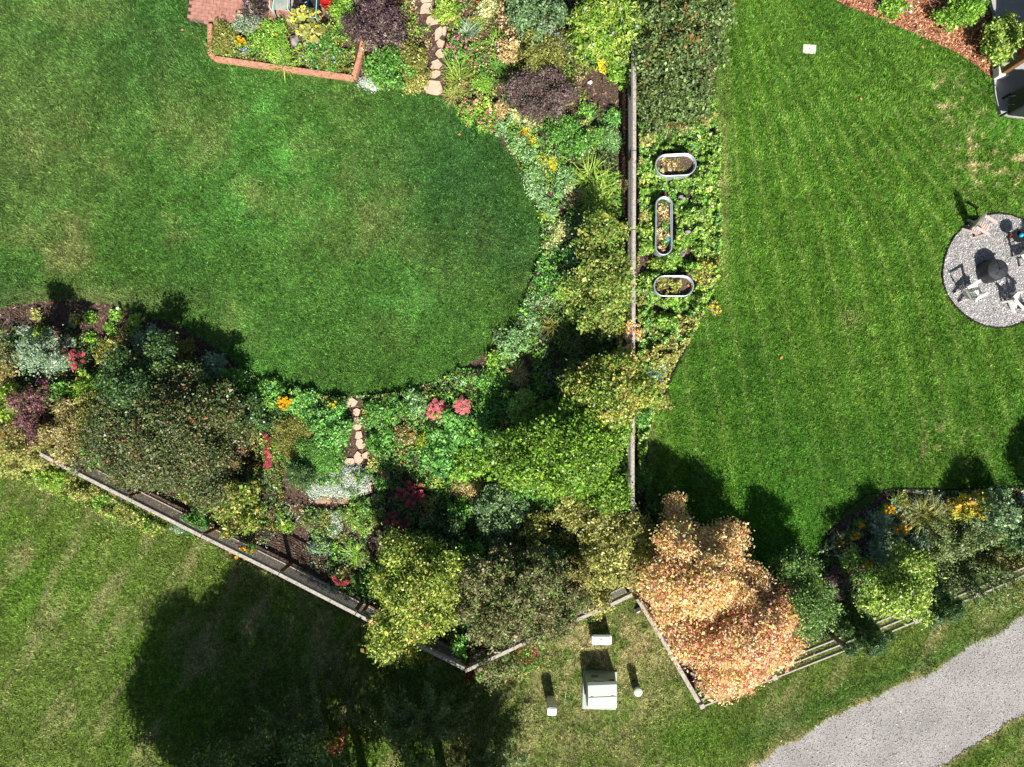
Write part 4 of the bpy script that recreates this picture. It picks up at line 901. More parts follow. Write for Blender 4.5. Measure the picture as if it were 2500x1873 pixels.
cover([(560, 1200), (860, 1250), (900, 1400), (1050, 1520), (533, 1280)], 500, .16, ['khaki', 'green', 'straw', 'sage', 'bright'], .045, 28, 'sparse weeds on the mulch inside the long fence', clear=[(650, 1230, 44, 1), (720, 1330, 60, .7)])
cover([(1700, 1440), (1880, 1430), (2020, 1310), (2200, 1195), (2660, 1190), (2660, 1290), (2200, 1470), (1740, 1660)], 1000, .24, ['green', 'dark', 'sage', 'olive'], .055, 29, 'low plants covering the bed behind the rail fence', clear=[(2105, 1340, 45, .8), (2130, 1300, 30, 1), (1880, 1420, 40, .5), (2230, 1360, 50, .4), (2000, 1480, 24, 1.6)])
cover([(1270, 1420), (1500, 1440), (1420, 1560), (1270, 1660), (1150, 1700), (1120, 1620)], 600, .2, ['khaki', 'green', 'redleaf', 'bright'], .05, 30, 'scattered weeds creeping onto the dry grass by the short fence', keep_lawn=False, clear=[(1470, 1560, 40, .6), (1380, 1560, 60, 1)])
cover([(-60, 1020), (40, 1080), (160, 1150), (420, 1290), (380, 1310), (200, 1230), (60, 1170), (-60, 1160)], 1200, .25, ['khaki', 'lime', 'khaki', 'bright'], .05, 31, 'light yellow-green weeds outside the long fence', keep_lawn=False)

# ------------------------------------------------------------------ individual plants
B = 'blue-green perennial clumps along the curved lawn edge'
# raised bed and upper border
plant('mounded_herb', 'olive green mound at the left end of the raised timber bed', 548, 100, 42, .35, 'olive', leaf=.035, lai=3.5)
plant('flowering_plant', 'grey-green plant with tiny pink flowers beside the brick patio', 604, 58, 34, .5, 'sage', leaf=.045, fl=('pink', 10))
plant('dark_leaved_plant', 'dark burgundy plant overhanging the brick patio', 622, 18, 38, .7, 'purple', leaf=.05)
plant('leafy_herb', 'bright green feathery mound below the mint chair', 662, 95, 46, .45, 'bright', leaf=.045, lai=3.6, fl=('orange', 3))
plant('marigold', 'clump of orange flowers on the left of the raised timber bed', 590, 106, 14, .35, 'green', leaf=.04, fl=('sunny', 7))
plant('lavender', 'pale violet flower spike under the orange clump', 597, 126, 10, .3, 'sage', leaf=.03, fl=('blue', 5))
plant('sunflower_plant', 'tall heart-leaved plant with yellow flowers over the mint table', 752, 62, 44, .95, 'khaki', leaf=.11, asp=.8, lai=2.2, fl=('yellow', 11))
plant('daylily', 'yellow-green strappy clump spilling over the timber border', 688, 148, 34, .4, 'lime', strap=(150, .55, .022, 'lime', .8))
plant('cranesbill', 'wide mat of small leaves with blue flowers in the raised bed', 790, 132, 62, .35, 'green', ry=42, leaf=.042, lai=3.4, fl=('blue', 16))
plant('cranesbill', 'bright green mat with one blue flower at the top edge', 838, 18, 36, .4, 'bright', leaf=.045, fl=('blue', 2))
plant('ninebark_shrub', 'large dark purple shrub at the top of the picture', 930, 50, 74, 1.5, 'purple', 'shrub', leaf=.05, lai=3.6, m='matte_leaf')
plant('ninebark_shrub', 'smaller brownish purple branches left of the large purple shrub', 862, 62, 34, 1.0, 'purple', 'shrub', leaf=.045, lai=2.2)
plant('boxwood_shrub', 'loose green shrub between the purple shrub and the lawn', 950, 165, 66, .7, 'green', 'shrub', ry=52, leaf=.055)
plant('boxwood_shrub', 'olive green mound left of the upper stepping stones', 1010, 150, 52, .7, 'olive', 'shrub', leaf=.05)
plant('trailing_plant', 'yellow-green edging plants at the lawn beside the last upper stone', 1008, 208, 44, .25, 'khaki', ry=22, leaf=.05)
plant('silver_mat', 'small silvery mat at the corner of the timber border', 908, 202, 32, .14, 'silver', ry=18, leaf=.03, lai=4, m='matte_leaf', irr=0, stems=False)
plant('mixed_perennial', 'lime green leafy clump right of the top stepping stones', 1095, 22, 36, .5, 'lime', leaf=.055)
plant('iris', 'blue-green iris fan right of the upper path', 1136, 72, 34, .5, 'bluegreen', strap=(130, .55, .02, 'sage', .55))
plant('daylily', 'small lime strappy clump right of the iris fan', 1168, 60, 24, .4, 'lime', strap=(70, .42, .018, 'lime', .8), fl=('red', 2, [(-14, -12), (0, -50)]))
plant('coneflower', 'pink coneflowers right of the upper stepping path', 1122, 120, 32, .65, 'green', leaf=.05, lai=2., fl=('cone', 20))
plant('ornamental_grass', 'tall upright lime grass clump beside the upper path', 1104, 172, 30, .7, 'lime', strap=(170, .75, .016, 'lime', .5))
plant('daylily', 'pale yellow-green strappy clump at the lawn below the upright grass', 1112, 226, 36, .4, 'khaki', strap=(170, .5, .018, 'khaki', .9))
plant('moss_mound', 'smooth bright green mound in the upper border', 1176, 205, 28, .3, 'bright', leaf=.028, lai=4)
plant('daylily', 'mid-green strappy clump between tan stems and the upright grass', 1212, 95, 30, .5, 'bright', strap=(110, .5, .02, 'bright', .8))
plant('daylily', 'darker green strappy clump above the dark barberry', 1214, 150, 26, .5, 'green', strap=(90, .48, .02, 'green', .9))
plant('dry_perennial', 'pale tan plant with orange leaves near the top edge', 1190, 18, 30, .5, 'cream', leaf=.05, fl=('orange', 4))
plant('hydrangea', 'big blue-green leafy shrub at the top edge of the border', 1306, 34, 84, 1.3, 'teal', 'shrub', leaf=.07, lai=3.4)
plant('butterfly_bush', 'purple-flowering twiggy plant below the blue-green shrub', 1338, 75, 30, .9, 'sage', leaf=.05, lai=1.8, fl=('violet', 7))
plant('dry_perennial', 'bleached straw-coloured stems left of the olive shrub', 1242, 122, 34, .6, 'straw', leaf=.055, lai=2.2, m='matte_leaf')
plant('spirea_shrub', 'olive green shrub above the dark barberry', 1316, 140, 66, .9, 'olive', 'shrub', leaf=.045)
plant('twiggy_shrub', 'grey twiggy bush between the olive shrub and the lime shrub', 1378, 108, 34, .8, 'bronze', 'shrub', leaf=.04, lai=2, gap=.2)
plant('barberry_shrub', 'large blackish purple barberry in the upper border', 1316, 232, 92, 1.1, 'purple', 'shrub', ry=62, leaf=.04, lai=4, m='matte_leaf')
plant('butterfly_bush', 'large yellow-green shrub with grey flower spikes at the top', 1484, 60, 92, 1.7, 'lime', 'shrub', leaf=.085, asp=.35, lai=3.6, blobs=[(0, -40, 60, 1.8), (-50, -10, 44, 1.5), (48, 0, 50, 1.6), (-58, 34, 36, 1.2), (0, 40, 44, 1.3), (44, 60, 34, 1.1), (-20, 0, 50, 1.7)], fl=('blue', 9, 'disc', 1.8, 1.2))
plant('hosta', 'bright yellow-green leafy clump under the large yellow-green shrub', 1482, 150, 30, .7, 'acid', leaf=.09, asp=.4, lai=2.6)
plant('leafy_shrub', 'fresh green lower clump beside the top end of the long fence', 1510, 182, 32, .7, 'bright', leaf=.08, asp=.4)
plant('beach_rose', 'pale pinkish seed heads against the fence top', 1532, 138, 14, .9, 'cream', leaf=.05)
# coneflower edge
for i, (x, y, n_, lb) in enumerate([(1140, 262, 9, 'pink coneflowers leaning over the lawn, upper group'), (1142, 286, 4, 'few pink coneflowers over the lawn, middle group'), (1190, 300, 12, 'pink coneflowers over the lawn, lower right group')]):
    plant('coneflower', lb, x, y, 22 + 4 * i, .5, 'bright', leaf=.045, lai=1.2, fl=('cone', n_), group='pink coneflowers leaning over the lawn')
plant('hosta', 'glossy dark-and-lime leafy clump behind the coneflowers', 1176, 262, 28, .4, 'lime', leaf=.085, asp=.6, lai=2)
plant('dry_perennial', 'beige dried edging plant right of the glossy leafy clump', 1222, 268, 26, .35, 'straw', leaf=.045, m='matte_leaf')
plant('variegated_plant', 'cream-and-green variegated plant south of the dark barberry', 1270, 278, 30, .45, 'cream', leaf=.085, asp=.35, lai=2.4)
plant('variegated_plant', 'second cream variegated patch toward the lawn edge', 1300, 308, 18, .4, 'cream', leaf=.07, asp=.35, lai=2.2)
# border east of the curved lawn
for x, y, r_, lb in [(1226, 312, 20, 'blue-green clump nearest the coneflowers'), (1256, 288, 16, 'small blue-green clump under the cream variegated plant'), (1262, 350, 24, 'blue-green rounded clump left of the two golden mounds'), (1288, 378, 26, 'largest rounded blue-green clump at the lawn curve'), (1300, 430, 30, 'pale blue-green clump beside the brightest golden mound'), (1312, 466, 24, 'blue-green clump level with the upper oval tank bottom'), (1386, 432, 30, 'blue-green feathery clump left of the strappy daylilies'), (1372, 458, 22, 'smaller blue-green clump just below the feathery one'), (1328, 498, 22, 'blue-green clump level with the top of the long tank'), (1344, 520, 18, 'dark-gapped blue-green clump above the lime patch')]:
    plant('sedum_clump', lb, x, y, r_, .32, 'bluegreen', group=B, leaf=.045, lai=3.4)
plant('cushion_spurge', 'rust and yellow mossy mound at the lawn edge', 1272, 335, 16, .25, 'rust', leaf=.03, lai=4)
plant('golden_mound', 'small yellow mound touching the rust one', 1284, 322, 12, .28, 'acid', leaf=.03, lai=4)
plant('golden_mound', 'yellow-olive round mound right of the rust one', 1307, 346, 14, .28, 'yellow', leaf=.028, lai=4)
plant('golden_mound', 'brightest golden yellow mound in the border', 1347, 401, 15, .3, 'acid', leaf=.03, lai=4.4)
plant('golden_mound', 'loose yellow-green patch left of the brightest golden mound', 1324, 392, 18, .25, 'yellow', leaf=.045, lai=2)
plant('leafy_shrub', 'wide mid-green shrub south of the dark barberry', 1398, 325, 72, .6, 'green', 'shrub', ry=54, leaf=.05)
plant('blue_catmint', 'rounded blue-green plant by the fence bottom rail, upper', 1500, 285, 22, .4, 'peony', leaf=.045)
plant('blue_catmint', 'hazy blue-green plant by the fence below the rounded one', 1492, 342, 34, .45, 'bluegreen', leaf=.04)
plant('blue_catmint', 'fresh green plant left of the hazy blue-green one', 1430, 272, 20, .4, 'peony', leaf=.05)
plant('lily', 'leafy stems with brownish seed pods below the green shrub', 1444, 320, 26, .5, 'khaki', leaf=.05, lai=2)
plant('daisy', 'scattered white flowers in front of the hazy blue-green plant', 1418, 368, 22, .35, 'green', leaf=.045, fl=('white', 6))
plant('daylily', 'large bright lime daylily, upper of the pair by the fence', 1462, 438, 56, .7, 'lime', strap=(240, .85, .03, 'lime', .85))
plant('daylily', 'large bright lime daylily, lower of the pair by the fence', 1470, 492, 52, .7, 'bright', strap=(230, .8, .03, 'lime', .85))
plant('daylily', 'shaded dark green daylily south of the bright pair', 1456, 536, 36, .5, 'green', strap=(130, .6, .024, 'green', .9))
plant('dry_perennial', 'pinkish dried stems left of the lower bright daylily', 1402, 474, 24, .35, 'straw', leaf=.045, lai=2.2)
plant('dry_perennial', 'brown spent foliage above the upper bright daylily', 1432, 386, 24, .3, 'bronze', leaf=.045, lai=2)
plant('dry_perennial', 'bleached dry leaves beside the fence at the daylilies', 1520, 450, 16, .35, 'straw', leaf=.06, lai=2)
plant('lime_perennial', 'yellow-green patch at the lawn edge by the long tank', 1338, 528, 24, .3, 'lime', leaf=.055)
plant('variegated_plant', 'cream variegated shrub at the lawn edge by the long tank', 1366, 562, 28, .45, 'cream', leaf=.055, lai=2.6)
plant('blue_catmint', 'dark teal leafy clump right of the cream variegated shrub', 1400, 552, 30, .5, 'teal', leaf=.06)
plant('variegated_plant', 'cream-green plant at the easternmost bulge of the lawn', 1344, 600, 22, .35, 'cream', leaf=.055, lai=2.2)
plant('viburnum_shrub', 'round tan-and-green leaved shrub under the young maple', 1502, 558, 24, .8, 'khaki', 'shrub', leaf=.06, lai=2)
plant('white_phlox', 'green plant dotted with white flowers by the lawn', 1396, 622, 30, .45, 'peony', leaf=.05, fl=('white', 12))
plant('peony', 'fresh green clump below the white-dotted plant', 1340, 640, 34, .42, 'peony', leaf=.055)
plant('peony', 'wide green clump level with the lower oval tank', 1336, 690, 38, .45, 'peony', leaf=.055, fl=('pink', 2))
plant('peony', 'lime-tinted clump right of the wide green one', 1374, 704, 30, .42, 'bright', leaf=.055)
plant('lime_perennial', 'bright yellow-green patch under the young maple', 1390, 722, 22, .35, 'lime', leaf=.055)
plant('blue_catmint', 'blue-green clump at the lawn edge above the spiky clump', 1292, 770, 30, .35, 'bluegreen', leaf=.05)
plant('blue_catmint', 'round pale blue-green clump just above the dark hollow', 1300, 796, 20, .35, 'bluegreen', leaf=.05)
plant('yucca', 'shaded spiky clump with brown-tipped blades', 1348, 800, 36, .5, 'olive', strap=(80, .6, .024, 'olive', .7))
plant('twiggy_shrub', 'bare twiggy bush in the dark hollow', 1402, 840, 48, .6, 'bronze', 'shrub', leaf=.03, lai=.35, gap=.3)
plant('twiggy_shrub', 'second bare twiggy bush deep in the dark hollow', 1390, 895, 42, .6, 'bronze', 'shrub', leaf=.03, lai=.35, gap=.3)
plant('blue_catmint', 'large blue-green clump where the lawn curves west', 1254, 838, 48, .5, 'bluegreen', ry=38, leaf=.055, lai=3.4)
plant('green_lily', 'mid-green leafy clump at the lawn edge left of the brown daylily', 1205, 878, 24, .4, 'bright', leaf=.055)
plant('dry_daylily', 'brown and orange withered strappy clump', 1258, 910, 40, .45, 'rust', strap=(150, .55, .018, 'straw', .9))
plant('white_mugwort', 'white spiky variegated plant on bare soil by the lawn', 1122, 932, 16, .35, 'cream', strap=(60, .28, .022, 'silver', .8))
plant('white_mugwort', 'second pale spiky plant right of the white one', 1166, 915, 16, .32, 'cream', strap=(50, .26, .02, 'cream', .8))
plant('leafy_shrub', 'blue-green bush around the pale spiky plants', 1196, 930, 34, .5, 'peony', leaf=.055)
plant('leafy_shrub', 'tangled green plant with reddish stems below the brown daylily', 1200, 1000, 44, .5, 'green', leaf=.05, lai=2.6)
plant('euonymus', 'lime-edged shrub left of the bright green tree', 1272, 985, 46, .9, 'raspberry', 'shrub', leaf=.06)
# lower middle border
plant('sedum', 'larger pink sedum near the lawn, left of the pair', 1068, 1002, 28, .42, 'bright', leaf=.05, fl=('sedum', 34))
plant('sedum', 'smaller pink sedum near the lawn, right of the pair', 1128, 990, 22, .42, 'bright', leaf=.05, fl=('sedum', 20))
plant('sedum', 'arc of pink sedum under the bright green tree', 1272, 1086, 36, .42, 'bright', leaf=.05, lai=.8, fl=('sedum', 22, (100, 300, 32)))
plant('sedum', 'shaded magenta sedum in the lower border', 1004, 1206, 36, .4, 'dark', leaf=.05, fl=('sedumred', 26))
plant('sedum', 'darkest magenta sedum, just left below the shaded one', 970, 1278, 34, .38, 'dark', leaf=.05, fl=('sedumred', 18))
plant('sedum', 'column of rosy sedum heads beside the olive conifer', 656, 1104, 26, .45, 'bright', leaf=.05, ry=36, lai=1.4, fl=('sedumred', 16, [(-6, -38), (-8, -28), (2, -30), (3, -20), (4, -12), (-2, -8), (3, -2), (6, 6), (-2, 8), (4, 16), (-2, 20), (5, 24), (-4, 30), (2, 32), (-6, 34), (4, 36)]))
plant('sedum', 'crimson sedum edge beside the long fence', 838, 1402, 24, .4, 'khaki', leaf=.05, fl=('sedumred', 14, (190, 350, 20)))
plant('peony', 'peony clump with purplish buds left of the orange flowers', 660, 955, 44, .5, 'peony', leaf=.055, lai=3.4)
plant('rudbeckia', 'dense cluster of orange-yellow flowers near the lawn', 697, 982, 18, .6, 'green', leaf=.045, fl=('sunny', 17))
plant('peony', 'green clump right of the orange-yellow flowers', 742, 985, 46, .5, 'peony', leaf=.055, lai=3.4)
plant('peony', 'large leafy clump left of the lower stepping stones, upper', 800, 1020, 58, .6, 'peony', leaf=.06, lai=3.6, ry=44)
plant('peony', 'large leafy clump left of the lower stepping stones, lower', 816, 1068, 52, .6, 'peony', leaf=.06, lai=3.6, ry=40)
plant('yarrow', 'small yellow flowers beside the top lower stepping stone', 815, 988, 12, .5, 'green', leaf=.04, lai=1.2, fl=('yellow', 5))
plant('peony', 'large leafy clump right of the lower stepping stones', 932, 1012, 58, .55, 'peony', leaf=.06, lai=3.6, ry=46)
plant('peony', 'leafy clump right of the lower stones, level with the cracked pair', 926, 1075, 44, .55, 'green', leaf=.06, ry=40)
plant('catmint', 'blue-green leggy clump between lawn and pink sedum', 1016, 985, 34, .5, 'bluegreen', ry=34, leaf=.05)
plant('dry_perennial', 'brown-green faded plant with one orange bloom', 990, 1062, 32, .4, 'tan', leaf=.045, lai=2.4, fl=('orange', 2))
plant('golden_mound', 'round acid-yellow mound in the lower middle border', 1032, 1078, 19, .35, 'acid', leaf=.04, lai=4)
plant('peony', 'broad bright green peony mass in the middle, upper left lobe', 1092, 1060, 56, .65, 'peony', leaf=.065, lai=3.6)
plant('peony', 'broad bright green peony mass in the middle, upper right lobe', 1172, 1058, 50, .65, 'peony', leaf=.065, lai=3.6)
plant('peony', 'broad bright green peony mass in the middle, lower left lobe', 1070, 1120, 50, .6, 'peony', leaf=.065, lai=3.6)
plant('peony', 'broad bright green peony mass in the middle, lower right lobe', 1150, 1128, 56, .65, 'bright', leaf=.065, lai=3.6)
plant('lime_perennial', 'lime stalky clump hanging below the broad peony mass', 1066, 1180, 24, .5, 'lime', leaf=.06, lai=2)
plant('dry_perennial', 'pinkish brown faded clump below the broad peony mass', 1136, 1182, 44, .35, 'straw', leaf=.045, lai=2.4, m='matte_leaf')
plant('rudbeckia', 'few yellow flowers left of the bright green tree foot', 1236, 1182, 24, .5, 'lime', leaf=.055, fl=('yellow', 7))
plant('dwarf_conifer', 'low olive-green conifer, left part of the shaded mat', 712, 1070, 54, .5, 'olive', 'shrub', leaf=.03, lai=5)
plant('dwarf_conifer', 'dark olive conifer, right part of the shaded mat', 768, 1110, 60, .55, 'green', 'shrub', ry=52, leaf=.03, lai=5)
plant('dwarf_conifer', 'upright green conifer casting shade on the silver mat', 736, 1160, 34, 1.1, 'dark', 'shrub', leaf=.03, lai=5)
plant('creeping_green', 'grass-green mound between the conifer and the stones', 806, 1128, 32, .25, 'green', leaf=.03, lai=4)
plant('silver_mat', 'large silvery-green mat in the lower border', 842, 1176, 60, .16, 'silver', ry=38, leaf=.03, lai=5, m='matte_leaf', irr=0, stems=False)
plant('silver_mat', 'paler lower tongue of silvery foliage left of the tan rocks', 782, 1196, 36, .14, 'silver', ry=24, leaf=.03, lai=3.4, m='matte_leaf', irr=0, stems=False)
plant('silver_mat', 'thin silvery patch below the tan rocks', 812, 1280, 22, .16, 'silver', ry=30, leaf=.03, lai=2.6, m='matte_leaf', irr=0, stems=False)
plant('thyme_mound', 'soft green mound under the silver mat', 884, 1268, 46, .3, 'raspberry', ry=40, leaf=.035, lai=4)
plant('thyme_mound', 'bright blue-green tuft on top of the soft green mound', 888, 1238, 18, .35, 'peony', leaf=.05)
plant('daylily', 'green strappy clump above the crimson sedum', 866, 1352, 36, .4, 'bright', strap=(150, .5, .02, 'bright', .9))
plant('weedy_perennial', 'pinkish-green low plants right of the yellow berry shrub', 762, 1270, 38, .3, 'bronze', leaf=.04, lai=2)
plant('lime_perennial', 'small acid-green sprig beside the fence post shadow', 700, 1284, 18, .35, 'lime', leaf=.05)
plant('lime_perennial', 'single pale green star-shaped weed on bare mulch', 688, 1252, 12, .25, 'peony', leaf=.08, lai=1.6)
plant('yarrow', 'yellow flowers growing through the long fence', 600, 1345, 34, .8, 'green', ry=16, leaf=.045, lai=.8, fl=('sunny', 12))
plant('blue_fescue', 'grey-green feathery plants by the fence rail', 800, 1440, 30, .4, 'sage', ry=16, leaf=.04, lai=1.5)
plant('blue_fescue', 'grey twiggy plant inside the fence above the crimson sedum', 775, 1340, 30, .4, 'sage', leaf=.04, lai=1.8)
plant('euonymus', 'pale blue-green shrub with airy clusters in the shade', 1220, 1240, 64, 1.2, 'teal', 'shrub', leaf=.055, lai=3.2)
plant('euonymus', 'green leafy clump left of the airy blue-green shrub', 1120, 1255, 34, .8, 'green', leaf=.055)
plant('euonymus', 'blue-green rounded crown south-east of the airy shrub', 1334, 1372, 50, 1.7, 'teal', 'shrub', leaf=.05, lai=3.4)
plant('euonymus', 'small blue-green lobe west of the rounded crown', 1222, 1312, 42, 1.1, 'teal', 'shrub', leaf=.05, lai=2.6)
plant('shade_perennial', 'dark shaded green plant north of the yellow maple', 1060, 1330, 50, .7, 'dark', 'shrub', leaf=.05, lai=2)
plant('beautybush', 'khaki-green bushy shrub at the fence junction', 1510, 1330, 84, 2.0, 'khaki', 'shrub', leaf=.06, lai=3.2, blobs=[(0, 0, 50, 2.), (-44, -46, 40, 1.7), (36, -40, 40, 1.7), (48, 10, 40, 1.8), (-46, 30, 40, 1.7), (-10, 60, 44, 1.8), (30, 66, 34, 1.6), (-70, 86, 36, 1.5), (-20, -70, 36, 1.5)])
plant('beautybush', 'greyish-pink leaved branches inside the khaki shrub', 1408, 1400, 40, 1.9, 'tan', 'shrub', leaf=.05, lai=2.4, m='matte_leaf')
plant('beautybush', 'khaki overhanging lobe above the white pedestal', 1462, 1470, 40, 1.6, 'khaki', 'shrub', leaf=.055, lai=3)
plant('dogwood_shrub', 'big dark bronze-green shrub behind the utility boxes', 1265, 1450, 150, 2.3, 'bronze', 'shrub', ry=100, leaf=.06, lai=3.6, m='matte_leaf', fl=('white', 3, 'disc', 2.2, .8), blobs=[(0, 0, 80, 2.4), (-90, -30, 60, 2.2), (70, -20, 60, 2.1), (-40, 60, 60, 2.2), (90, 50, 56, 2.), (30, -50, 60, 2.2), (-110, 20, 46, 2.1), (40, 80, 46, 1.8), (130, 10, 40, 1.8), (-30, -70, 46, 2.)])
plant('dogwood_shrub', 'bronze-green branches spilling past the short fence corner', 1210, 1635, 62, 1.5, 'bronze', 'shrub', ry=46, leaf=.055, lai=3.2, m='matte_leaf')
plant('ivy', 'dark green ivy strand hanging at the fence corner', 1120, 1575, 20, 1.2, 'peony', ry=50, leaf=.06, lai=2.)
plant('serviceberry', 'grey-green twiggy leaves over the dark fence corner', 1170, 1545, 36, 1.7, 'bronze', 'shrub', leaf=.055, lai=2)
# left border
tree('crabapple', 'airy pale green young tree by the left lawn edge', 112, 862, 62, 2.2, 'sage', trunk_r=.035, twigs=12, leaf=.05, lai=3.6, nl=14, gap=.15, first=.45)
plant('lime_perennial', 'lime green leaves tucked behind the airy pale tree', 98, 822, 30, .7, 'lime', leaf=.055)
plant('sedum', 'round dark red sedum, upper of the left pair', 152, 830, 32, .5, 'dark', leaf=.05, fl=('sedumred', 24))
plant('sedum', 'round dark red sedum, lower of the left pair', 188, 878, 26, .5, 'dark', leaf=.05, fl=('sedumred', 18))
for x, y, lb in [(90, 770, 'yellowish seedling clump nearest the wire cage'), (180, 782, 'small yellow-green sprig right of the dark mulch shadow'), (219, 776, 'round green clump on open mulch, top one'), (282, 768, 'green clump just under the white path light'), (270, 802, 'round green clump below the path light clump'), (218, 822, 'taller green clump above the deep shade')]:
    plant('perennial_clump', lb, x, y, 15, .25, 'bright' if x > 200 else 'khaki', leaf=.05, group='young green clumps on open mulch', lai=2.6)
plant('variegated_plant', 'yellow-green hosta-like clump at the lawn edge left side', 324, 792, 26, .35, 'lime', leaf=.075, lai=2.2)
plant('perennial_clump', 'pinkish-tan low clump left of the grey-green ones', 300, 822, 26, .35, 'tan', leaf=.045, lai=2)
plant('perennial_clump', 'grey-green clump right of the pinkish-tan one', 340, 830, 26, .4, 'sage', leaf=.05)
plant('perennial_clump', 'grey-green clump touching the shaded lawn edge', 376, 812, 22, .4, 'sage', leaf=.05)
plant('perennial_clump', 'lime and tan clump half in shade on the left lawn edge', 408, 838, 26, .4, 'khaki', leaf=.05)
plant('perennial_clump', 'olive clump with rusty leaves at the shaded lawn edge', 450, 852, 28, .45, 'olive', leaf=.045, fl=('red', 3))
plant('perennial_clump', 'hazy green clump inside the left border shade', 260, 860, 40, .5, 'olive', leaf=.05, lai=2.4)
plant('perennial_clump', 'tan-leaved clump in the left border shade', 322, 880, 30, .45, 'tan', leaf=.05, lai=2)
plant('perennial_clump', 'dark green shaded clump toward the curved lawn', 378, 905, 40, .5, 'dark', leaf=.055)
plant('rose_bush', 'greyish rose bush with two pale blooms at the lawn', 520, 890, 34, .7, 'sage', leaf=.05, lai=2.2, fl=('white', 4))
plant('rose_bush', 'green rose bush reaching down from the lawn edge', 566, 930, 34, .8, 'green', leaf=.05, lai=2.6, fl=('pink', 3))
plant('rose_bush', 'dark leaved bush right of the red-fruited tree', 606, 1000, 44, .9, 'dark', 'shrub', leaf=.05, fl=('white', 4, 'disc', .9, .7))
plant('lilac_shrub', 'lime-green shrub in the left border centre', 216, 945, 40, 1.2, 'lime', 'shrub', leaf=.06)
plant('lilac_shrub', 'small green shrub beside the purple smokebush', 152, 958, 30, 1., 'green', 'shrub', leaf=.055)
plant('lilac_shrub', 'greyish olive tall shrub behind the tan bush', 250, 1010, 64, 1.6, 'olive', 'shrub', leaf=.055, lai=2.8)
plant('smokebush', 'plum purple shrub between lime and tan bushes', 78, 985, 44, 1.6, 'plum', 'shrub', ry=66, leaf=.05, lai=3.2, m='matte_leaf')
plant('smokebush', 'second plum purple lobe over the tan bush', 92, 1052, 36, 1.5, 'plum', 'shrub', leaf=.05, m='matte_leaf')
plant('elderberry', 'lime green shrub at the left picture edge', 20, 985, 48, 1.3, 'lime', 'shrub', ry=60, leaf=.07)
plant('faded_bush', 'pinkish-grey faded bush at the left picture edge', 5, 905, 34, 1.1, 'tan', 'shrub', leaf=.045)
plant('ninebark_shrub', 'brownish-purple shrub above the lime one at the left edge', 20, 870, 34, 1., 'bronze', 'shrub', leaf=.045)
plant('spirea_shrub', 'large tan-leaved bush over the start of the long fence', 160, 1055, 64, 1.7, 'tan', 'shrub', ry=74, leaf=.045, lai=3.8, m='matte_leaf')
plant('spirea_shrub', 'reddish tan bush at the left picture edge', 26, 1062, 46, 1.4, 'tan', 'shrub', leaf=.045, fl=('red', 4))
plant('barberry_shrub', 'small crimson barberry at the visible start of the fence', 158, 1122, 34, 1.2, 'plum', 'shrub', ry=14, leaf=.04)
plant('wild_rose', 'pale lime bush spilling outside the fence at the left edge', 46, 1112, 76, 1.3, 'khaki', 'shrub', ry=44, leaf=.045)
plant('wild_rose', 'lime yellow bush outside the fence below the crimson barberry', 128, 1168, 52, .7, 'lime', 'shrub', ry=34, leaf=.045)
plant('wild_rose', 'low pale-flowered weeds outside the fence', 205, 1202, 44, .35, 'khaki', ry=22, leaf=.045, lai=2.4)
tree('serviceberry_tree', 'tall dark green shrub tree in the middle of the left border', 348, 960, 92, 2.4, 'dark', trunk_r=.05, twigs=10, leaf=.055, lai=3.8, nl=20, gap=.1, first=.35)
tree('crabapple', 'large dark tree dotted with red leaves by the long fence', 404, 1084, 156, 2.8, 'choke', trunk_r=.08, twigs=26, leaf=.05, lai=3.6, nl=40, flat=.6, first=.35, gap=.12)
tree('crabapple', 'smaller red-flecked tree between the large one and the lawn', 520, 1010, 84, 2.3, 'choke', trunk_r=.05, twigs=10, leaf=.055, lai=3.6, nl=18, gap=.1)
plant('redleaf_shrub', 'reddest branch standing out of the large dark tree', 438, 1032, 22, 2.6, 'redleaf', 'shrub', ry=34, leaf=.05, low=1.6, lai=1.6)
plant('mixed_shrub', 'green vine-like shrub at the fence under the large dark tree', 250, 1105, 44, 1.3, 'peony', 'shrub', leaf=.055)
plant('currant_shrub', 'yellow-green berry shrub by the long fence', 570, 1232, 74, 1.4, 'maple', 'shrub', ry=74, leaf=.065, lai=3.4, fl=('orange', 3, 'disc', 1.4, .7))
plant('currant_shrub', 'small green bush between berry shrub and fence', 480, 1270, 40, .8, 'green', leaf=.055)
plant('weedy_perennial', 'pale green weeds at the fence foot', 440, 1285, 34, .4, 'sage', ry=16, leaf=.04)
plant('mixed_shrub', 'dark-stemmed green plant above the sedum column', 640, 1030, 34, .6, 'dark', leaf=.05, fl=('white', 3))
